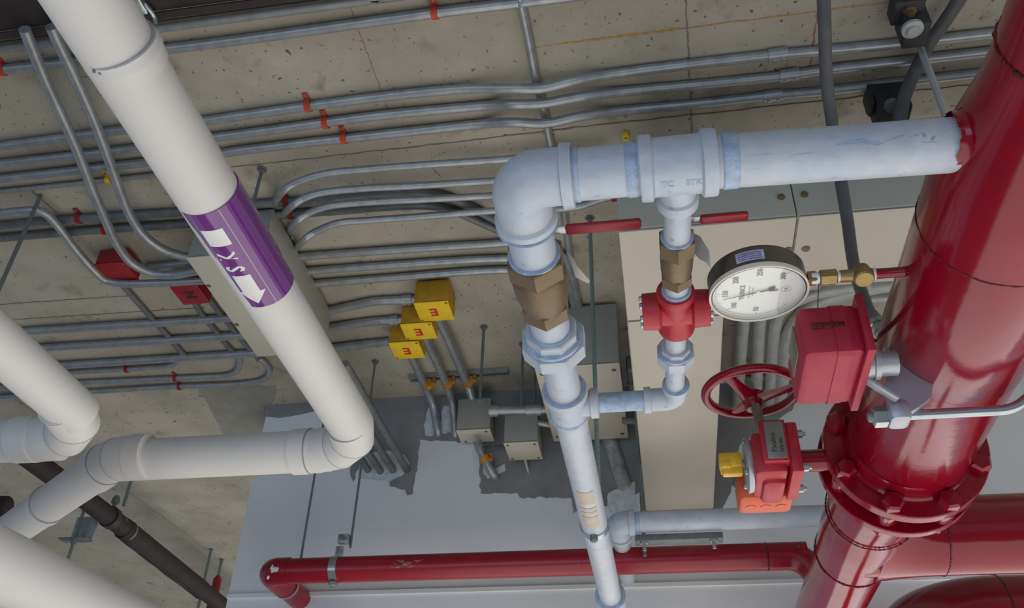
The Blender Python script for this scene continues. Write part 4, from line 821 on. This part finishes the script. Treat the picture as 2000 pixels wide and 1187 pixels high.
MB().lathe(W(xr2, Yr, hr_), (1, 0, 0), [(0, .0465), (.003, .0485), (.006, .0465)], 28).build('weld_seam', 'red_seam', rb)
# hanger clamp
cx_ = Y(655, 1120, Yr).x
t = root('pipe_clamp', 'galvanised clamp around the red sprinkler pipe under its rod', 'clamp', W(cx_, Yr, hr_))
MB().lathe(W(cx_ - .014, Yr, hr_), (1, 0, 0), [(0, .0465), (0, .0495), (.028, .0495), (.028, .0465)], 32).build('band', 'zinc', t)
MB().box(W(cx_ + .004, Yr, hr_ + .065), (.028, .012, .045), None, .002).build('ear', 'zinc', t)
MB().box(W(cx_ + .018, Yr - .004, hr_ + .112), (.042, .03, .034), None, .002).build('swivel_block', 'zinc', t)
MB().lathe(W(cx_ + .018, Yr - .019, hr_ + .112), (0, -1, 0), [(0, .010), (.006, .010), (.007, .004)], 6).build('bolt', 'galv_dark', t)
MB().lathe(W(cx_, Yr - .01, hr_ - .05), (0, 0, -1), [(0, .018), (.012, .018), (.012, .008), (.022, .008)], 6).build('bolt', 'zinc', t)

# ------------------------------------------------------------------ pressure gauge
gz = .787; gc = W(.168, 1.100, gz); gr = .0705
gg = root('pressure_gauge', 'round pressure gauge with white dial and dark steel case', 'gauge', gc)
tl = Vector((0.02, 0.03, -1)).normalized()
MB().lathe(gc, -tl, [(.0, gr - .004), (.002, gr), (.034, gr), (.040, gr - .004), (.040, 0)], 72, cap=False).build('case', 'gauge_case', gg)
MB().lathe(gc - tl * .001, tl, [(-.006, gr + .0006), (.0, gr + .0012), (.002, gr + .0009), (.0024, gr - .0006), (.001, gr - .0020), (-.006, gr - .0024)], 72, cap=False).build('bezel', 'gauge_rim', gg)
MB().lathe(gc - tl * .007, tl, [(0, gr - .002), (.001, gr - .002)], 72).build('dial', 'gauge_face', gg)
MB().lathe(gc - tl * .0005, tl, [(0, gr - .0022), (.0008, gr - .0022)], 72).build('glass', 'glass', gg)
dc = gc - tl * .0058            # dial surface; 'up' of the dial points to the left (-X), stem to +X
gu = Vector((-1, 0, 0)); gu = (gu - tl * gu.dot(tl)).normalized(); gx = -(tl.cross(gu)).normalized()
# viewed from below: dial right-hand direction
gx = gu.cross(tl).normalized()
def dp(x, y, l=.0): return dc + gx * x + gu * y + tl * l
mb = MB()
for i in range(61):
    f_ = i / 60; ang = math.radians(225 - 270 * f_); L_ = .0075 if i % 10 == 0 else (.005 if i % 5 == 0 else .003); ro = gr - .0085; wdt = .0005 if i % 10 else .0009
    c_, s_ = math.cos(ang), math.sin(ang); n_ = (-s_ * wdt / 2, c_ * wdt / 2)
    q_ = [dp(c_ * ro + n_[0], s_ * ro + n_[1]), dp(c_ * ro - n_[0], s_ * ro - n_[1]), dp(c_ * (ro - L_) - n_[0], s_ * (ro - L_) - n_[1]), dp(c_ * (ro - L_) + n_[0], s_ * (ro - L_) + n_[1])]
    mb.add(q_, [(0, 1, 2, 3)])
mb.build('scale_marks', 'letter_grey', gg)
n_ = 80; v = []; f = []
for i in range(n_ + 1):
    ang = math.radians(225 - 270 * i / n_); c_, s_ = math.cos(ang), math.sin(ang); v += [dp(c_ * (gr - .0087), s_ * (gr - .0087)), dp(c_ * (gr - .0082), s_ * (gr - .0082))]
MB().add(v, [(2 * i, 2 * i + 1, 2 * i + 3, 2 * i + 2) for i in range(n_)]).build('scale_arc', 'letter_grey', gg)
for k, num in enumerate(('', '50', '100', '150', '200', '250', '300')):
    if not num: continue
    ang = math.radians(225 - 45 * k); R_ = gr - .0235; text_flat(num, .0115, dp(math.cos(ang) * R_, math.sin(ang) * R_), gx, gu, 'dial_number', 'letter_grey', gg, .0002, True)
text_flat('TRERICE', .0100, dp(0, .0225), gx, gu, 'dial_lettering', 'letter_grey', gg, .0002, True)
text_flat('PRECISION GAUGE', .0035, dp(0, .0125), gx, gu, 'dial_lettering', 'letter_grey', gg, .0002)
text_flat('AISI 316 TUBE', .0035, dp(0, .0075), gx, gu, 'dial_lettering', 'letter_grey', gg, .0002)
text_flat('psi', .006, dp(0, -.027), gx, gu, 'dial_lettering', 'letter_grey', gg, .0002, True)
text_flat('UL', .0075, dp(0, -.040), gx, gu, 'dial_lettering', 'letter_grey', gg, .0002)
n_ = 32; v = []
for i in range(n_): a_ = 2 * PI * i / n_; v += [dp(math.cos(a_) * .0068, -.040 + math.sin(a_) * .0068), dp(math.cos(a_) * .0073, -.040 + math.sin(a_) * .0073)]
MB().add(v, [(2 * i, 2 * i + 1, (2 * i + 3) % (2 * n_), (2 * i + 2) % (2 * n_)) for i in range(n_)]).build('listing_mark', 'letter_grey', gg)
na = math.radians(97 + 6); nd = (math.cos(na), math.sin(na)); nn = (-nd[1], nd[0])
def np_(s, w_, l=.0022): return dp(nd[0] * s + nn[0] * w_, nd[1] * s + nn[1] * w_, l)
mb = MB(); mb.prism([np_(.052, -.0003), np_(.052, .0003), np_(0, .0011), np_(-.014, .0013), np_(-.017, .0045), np_(-.026, .0055), np_(-.0235, 0), np_(-.026, -.0055), np_(-.017, -.0045), np_(-.014, -.0013), np_(0, -.0011)], -tl * .0004); mb.build('needle', 'letter_dark', gg)
MB().lathe(dp(0, 0, 0), tl, [(0, .0035), (.0035, .003), (.004, .001)], 16).build('needle_hub', 'gauge_face', gg)
# blue-white sticker on the case side
st = Vector((-.20, -1, 0)).normalized(); sv, sf = grid_poly(lambda u, v_: (.010 + .017 * u, -.020 + .040 * v_), 1, 12)
o = MB().add(wrap_cyl(sv, gc, -tl, st, gr + .0004), sf).build('case_sticker', mat('sticker', (.55, .58, .78), .4, var=.3, vscale=160), gg); lab(o, 'pale blue printed sticker')
for k in range(4):
    sv, sf = grid_poly(lambda u, v_: (.0125 + .0034 * k + .0012 * u, -.017 + .033 * v_), 1, 12); MB().add(wrap_cyl(sv, gc, -tl, st, gr + .0007), sf).build('print_line', mat('sticker_print', (.14, .12, .42), .5, var=.5, vscale=300), o)
# brass stem, snubber and cock
gs = W(0, Yg, gh)
def gx_(x0_, prof, nm, m='brass_bright', seg=24, ph=0): return MB().lathe(W(x0_, Yg, gh), (1, 0, 0), prof, seg, ph).build(nm, m, gg)
xg = Z(1565, 542, gh).x
gx_(.2375, [(0, .0110), (.011, .0110), (.013, .009)], 'stem_square', seg=4, ph=PI / 4)
gx_(Z(1592, 542, gh).x - .006, [(0, .0078), (.002, .0088), (.010, .0088), (.012, .0078)], 'thread_tape', 'tape')
gx_(Z(1601, 542, gh).x, [(0, .010), (.001, .0125), (.022, .0125), (.024, .010)], 'hex_nut', seg=6, ph=PI / 6)
gx_(Z(1631, 542, gh).x, [(0, .0065), (.001, .0075), (.007, .0075), (.008, .0065)], 'thread_tape', 'tape')
gx_(Z(1640, 542, gh).x, [(0, .0090), (.016, .0095), (.024, .0110), (.048, .0085)], 'cock_body')
pk = Z(1684, 537, gh); MB().lathe(pk + Vector((0, 0, .010)), (0, -.25, -1), [(0, .012), (.014, .0145), (.022, .0145), (.024, .0125), (.024, 0)], 28, cap=False).build('cock_plug', 'brass_bright', gg)
gx_(Z(1702, 534, gh).x - .002, [(0, .0072), (.001, .0088), (.007, .0088), (.008, .0072)], 'thread_tape', 'tape')

# ------------------------------------------------------------------ valve gear operator, handwheel and supervisory cap
GX, GY, GH = .230, 1.672, .790
gv = root('gear_operator', 'red gear operator with handwheel beside the flange', 'valve', W(GX, GY, GH))
MB().lathe(W(XF, F1b, HR), (0, 1, 0), [(0, .098), (.002, .100), (F2a - F1b - .002, .100), (F2a - F1b, .098)], 56).build('valve_body', 'red', gv)
MB().lathe(W(GX + .045, GY, GH), (1, 0, 0), [(0, .022), (.02, .0215), (.11, .0225), (.14, .024)], 24).build('valve_neck', 'red', gv)
# body: stacked machined shapes
MB().box(W(GX - .012, GY, GH - .005), (.062, .120, .088), None, .010).build('gear_housing', 'red_cast', gv)
MB().box(W(GX + .034, GY, GH), (.022, .135, .105), None, .004).build('mounting_flange', 'red_cast', gv)
MB().box(W(GX - .002, GY - .058, GH + .012), (.050, .03, .088), None, .003).build('plate_boss', 'red_cast', gv)
MB().box(W(GX - .006, GY + .02, GH - .030), (.045, .10, .060), None, .012).build('worm_housing', 'red_cast', gv)
MB().lathe(W(GX - .042, GY + .005, GH - .002), (-1, 0, 0), [(0, .052), (.004, .054), (.010, .054), (.012, .046)], 32).build('cover_plate', 'cast', gv)
pf = W(GX - .0, GY - .0745, GH + .012)
np1 = MB().box(pf, (.036, .0016, .078), None, .0006).build('name_plate', 'steel', gv); lab(np1, 'grey metal name plate with lettering')
text_flat('Fivalco', .0150, pf + Vector((-.004, -.001, -.006)), (0, 0, 1), (-1, 0, 0), 'plate_lettering', 'letter_dark', np1, .0004)
text_flat('ZFB-06L', .0088, pf + Vector((.010, -.001, -.012)), (0, 0, 1), (-1, 0, 0), 'plate_lettering', 'letter_dark', np1, .0004)
for zz in (-.034, .034): MB().lathe(pf + Vector((0, -.0008, zz)), (0, -1, 0), [(0, .0016), (.0012, .0012)], 10).build('rivet', 'zinc', np1)
for (dy, dz) in ((-.045, .036), (-.048, -.036), (.048, .036), (.048, -.036)):
    MB().lathe(W(GX + .046, GY + dy, GH + dz), (1, 0, 0), [(0, .008), (.010, .008), (.010, .004), (.016, .004)], 6).build('bolt', 'zinc', gv)
for (dy, dz) in ((-.030, .030), (-.028, -.030), (.03, -.034)):
    MB().lathe(W(GX - .054, GY + dy, GH + dz), (-1, 0, 0), [(0, .006), (.004, .006), (.005, .003)], 6).build('bolt', 'zinc', gv)
# yellow position knob
kn = MB(); kn.box(W(GX - .082, GY, GH + .005), (.044, .030, .030), None, .004); kn.box(W(GX - .080, GY, GH - .012), (.040, .018, .026), None, .004); kn.box(W(GX - .091, GY + .004, GH - .004), (.022, .040, .018), None, .004)
lab(kn.build('position_knob', 'yellow_knob', gv), 'yellow knob on the side')
MB().lathe(W(GX - .056, GY, GH), (-1, 0, 0), [(0, .008), (.012, .008)], 14).build('knob_shaft', 'steel', gv)
# orange supervisory housing behind
MB().box(W(GX - .014, GY + .098, GH - .018), (.108, .085, .064), None, .012).build('orange_housing', 'orange', gv)
MB().box(W(GX - .014, GY + .098, GH + .018), (.114, .093, .012), None, .005).build('gasket_plate', 'black', gv)
for k in (-.03, 0, .03): MB().lathe(W(GX - .014 + k, GY + .10, GH - .050), (0, 0, -1), [(0, .011), (.0012, .011), (.0012, .009)], 20).build('knockout', 'orange', gv)
# stem and wheel
wh = .955; wc = W(.210, GY + .008, wh); Rw = .094
MB().lathe(W(GX - .012, GY - .02, GH + .04), wc - W(GX - .012, GY - .02, GH + .04), [(0, .011), (.16, .0095)], 18).build('stem', 'steel', gv)
mb = MB(); pts = [wc + Vector((math.cos(2 * PI * i / 64) * Rw, math.sin(2 * PI * i / 64) * Rw, 0)) for i in range(64)]; mb.tube(pts, .0100, 14, closed=True); hwl = mb.build('handwheel', 'red', gv); lab(hwl, 'three-spoke red handwheel')
MB().lathe(wc + Vector((0, 0, -.030)), (0, 0, 1), [(-.012, .015), (-.008, .0185), (.010, .021), (.022, .026), (.026, .020)], 24).build('hub', 'red', hwl)
for a_ in (math.radians(-126), math.radians(-10), math.radians(112)):
    dv = Vector((math.cos(a_), math.sin(a_), 0)); sv_ = Vector((-dv.y, dv.x, 0)); mb = MB(); rings = []
    for (t_, wd_, th_) in ((.004, .021, .010), (.03, .0165, .0075), (.06, .0125, .006), (.090, .012, .005)):
        z_ = -.020 + .019 * t_ / .09; rings.append([wc + dv * t_ + sv_ * math.cos(q_ * PI / 4) * wd_ + Vector((0, 0, z_ + math.sin(q_ * PI / 4) * th_)) for q_ in range(8)])
    mb.loft(rings); mb.build('spoke', 'red', hwl)

# ------------------------------------------------------------------ waterflow switch
fw = root('flow_switch', 'red box waterflow switch clamped to the red main', 'switch', W(.30, 1.2, .75))
bx0, bx1, by0, by1, bz0, bz1 = .222, .309, 1.130, 1.285, .698, .783
MB().box(W((bx0 + bx1) / 2, (by0 + by1) / 2, (bz0 + bz1) / 2), (bx1 - bx0, by1 - by0, bz1 - bz0), None, .011).build('housing', 'red_box', fw)
MB().box(W(bx1 + .003, (by0 + by1) / 2 + .002, (bz0 + bz1) / 2 + .002), (.012, by1 - by0 + .022, bz1 - bz0 + .014), None, .002).build('back_plate', 'red_box', fw)
MB().box(W(bx1 - .030, (by0 + by1) / 2, (bz0 + bz1) / 2), (.0022, by1 - by0 + .0022, bz1 - bz0 + .0022), None, .011).build('cover_ridge', 'red_box', fw)
MB().box(W(bx0 + .040, by0 - .0004, .745), (.046, .004, .010), None, .0012).build('recess', 'red_seam', fw)
MB().box(W(bx0 - .0006, 1.208, .752), (.002, .07, .05), None, .0008).build('rating_plate', 'steel', fw)
# cast saddle: neck, web and curved pad
MB().lathe(W(bx1 + .008, 1.215, .726), (1, 0, 0), [(0, .021), (.015, .021), (.016, .024), (.024, .024), (.025, .019), (.050, .019)], 24).build('neck', 'cast', fw)
# gusset plate, then saddle pad following the pipe underneath
arc = [W(XR + math.cos(a_) * (RR + .0012), 0, HR + math.sin(a_) * (RR + .0012)) for a_ in [math.radians(192 + 46 * i / 14) for i in range(15)]]
poly = arc + [W(.413, 0, .684), W(.394, 0, .670), W(.380, 0, .662), W(.351, 0, .662), W(.353, 0, .70), W(.362, 0, .75), W(.366, 0, .778)]
mb = MB(); mb.prism([p + Vector((0, 1.250, 0)) for p in poly], (0, .016, 0)); mb.build('saddle', 'cast', fw)
bd = W(.362, 1.236, .676) - W(.312, 1.222, .712); bz_ax = bd.normalized(); by_ax = Vector((0, 1, 0)) - bz_ax * bz_ax.y; by_ax.normalize(); bx_ax = by_ax.cross(bz_ax)
MB().box((W(.362, 1.236, .676) + W(.312, 1.222, .712)) / 2, (.006, .016, bd.length), Matrix((bx_ax, by_ax, bz_ax)).transposed(), .001).build('brace', 'cast', fw)
zu = .668; yu = 1.272
MB().box(W(.366, yu - .004, zu), (.033, .044, .036), None, .010).build('saddle_lug', 'cast', fw)
# U-bolt
ub = [W(XR - RR - .035, yu, zu), W(XR - .01, yu, zu + .002)]
ub = fillet([W(.330, yu, zu), W(XR + .050, yu, zu), W(XR + RR + .018, yu, HR - .075), W(XR + RR + .018, yu, HR + .06), W(XR + .02, yu, HR + RR + .02)], .06, 8)
MB().tube(ub, .0078, 16).build('u_bolt', 'zinc', fw)
MB().lathe(W(.350, yu, zu), (-1, 0, 0), [(0, .0165), (.018, .0165), (.020, .013)], 6).build('nut', 'zinc', fw)
MB().lathe(W(.331, yu, zu), (-1, 0, 0), [(0, .0078), (.004, .0088), (.008, .006)], 14).build('bolt_end', 'rod_green', fw)

# flexible conduit to the switch
pf_ = [Z(1608, -20, 1.72), Z(1611, 60, 1.66), Z(1614, 150, 1.60), Z(1626, 245, 1.52), Z(1642, 350, 1.36), Z(1655, 430, 1.26), Z(1668, 520, 1.14), Z(1690, 590, 1.04), Z(1706, 622, .97)]
fl = root('flexible_conduit', 'dark grey flexible conduit dropping to the red switch box', 'conduit', pf_[0])
MB().tube(catmull(pf_, 8), [.0150 - .0035 * i / 64 for i in range(65)][:len(catmull(pf_, 8))] + [.0115] * max(0, len(catmull(pf_, 8)) - 65), 16).build('jacket', 'flex', fl)
e0 = pf_[-1]; e1 = Z(1729, 662, .90); dv = (e1 - e0).normalized()
MB().lathe(e0, dv, [(-.012, .013), (0, .0145), (.018, .015), (.02, .0125)], 20).build('ferrule', 'galv_dark', fl)
Lc = (e1 - e0).length
MB().lathe(e0, dv, [(Lc * .28, .0145), (Lc * .30, .0175), (Lc * .48, .0175), (Lc * .5, .0145), (Lc * .6, .0145), (Lc * .62, .0165), (Lc * .78, .0165), (Lc * .8, .014), (Lc * .95, .014)], 20).build('connector', 'zinc', fl)
mb = MB(); u_, v_ = frame(dv); pts = [e1 + (u_ * math.cos(2 * PI * i / 28) + v_ * math.sin(2 * PI * i / 28)) * .0125 for i in range(28)]; mb.tube(pts, .0028, 8, closed=True); mb.build('bushing', 'yellow_ring', fl)
for k in range(4):
    o_ = e1 + u_ * (.004 * (k - 1.5)); MB().tube(catmull([o_ - dv * .01, o_ + dv * .012 + v_ * .003 * k, o_ + Vector((-.022, -.002 * k, -.004)), W(bx1 + .009, 1.175 + .006 * k, .79 - .004 * k)], 5), .0022, 8).build('wire', 'black', fl)
pf_ = [Z(1885, -20, 1.955), Z(1850, 35, 1.95), Z(1815, 85, 1.94), Z(1787, 140, 1.93), Z(1768, 185, 1.86), Z(1757, 235, 1.78), Z(1752, 290, 1.72)]
fl = MB().tube(catmull(pf_, 8), .0175, 16).build('flexible_conduit', 'flex'); tag(fl, 'dark curved flexible conduit beside the black beam clamps', 'conduit')
o = MB().tube([Z(1600, 545, 1.38), Z(1598, 575, 1.40), Z(1597, 606, 1.43)], .0016, 6).build('wire', 'black'); tag(o, 'thin black wire hanging behind the gauge fittings', 'wire')

# black beam clamps top right
p = Z(1778, 25, 1.93); t = root('beam_clamp', 'black bracket at the top edge holding the pale rod', 'bracket', p, 'black beam clamps')
q1 = Z(1770, 14, 1.95); MB().box(q1, (.075, .07, .05), None, .004).build('plate', 'black', t); MB().lathe(q1 + Vector((0, -.01, -.025)), (0, 0, -1), [(0, .017), (.010, .017), (.010, .010), (.02, .010)], 6).build('bolt', 'screw', t)
q2 = Z(1783, 50, 1.92); MB().box(q2, (.06, .075, .085), None, .004).build('block', 'black', t); pr = Y(1786, 61, 1.641)
MB().lathe(Z(1782, 56, 1.875), (0, 0, -1), [(-.004, .026), (.005, .026), (.006, .016), (.014, .014)], 24).build('washer', 'galv_lit', t)
p = Z(1735, 205, 1.93); t = root('beam_clamp', 'black bracket on the slab just above the silver pipe', 'bracket', p, 'black beam clamps')
MB().box(Z(1728, 190, 1.955), (.10, .07, .06), None, .004).build('plate', 'black', t)
MB().box(Z(1738, 215, 1.90), (.085, .085, .09), None, .006).build('block', 'black', t)
MB().box(Z(1770, 214, 1.90), (.012, .07, .05), None, .003).build('ear', 'black', t); MB().box(Z(1700, 206, 1.91), (.012, .05, .04), None, .003).build('ear', 'black', t)
MB().lathe(Z(1741, 205, 1.85), (0, -.4, -1), [(0, .020), (.008, .020), (.009, .012)], 16).build('nut', 'galv_dark', t)
# zinc beam clamp at the top beside the white pipe
p = Z(268, 8, 1.94); t = root('beam_clamp', 'galvanised clamp on the beam edge beside the white pipe', 'bracket', p)
MB().box(p, (.045, .05, .03), None, .004).build('jaw', 'zinc', t); MB().lathe(p + Vector((-.01, -.01, -.02)), (0, 0, -1), [(-.006, .013), (.012, .013), (.014, .008)], 6).build('nut', 'galv', t)
MB().tube(catmull([p + Vector((.02, 0, 0)), p + Vector((.032, .03, -.01)), p + Vector((.02, .06, 0))], 5), .006, 8).build('hook', 'zinc', t)
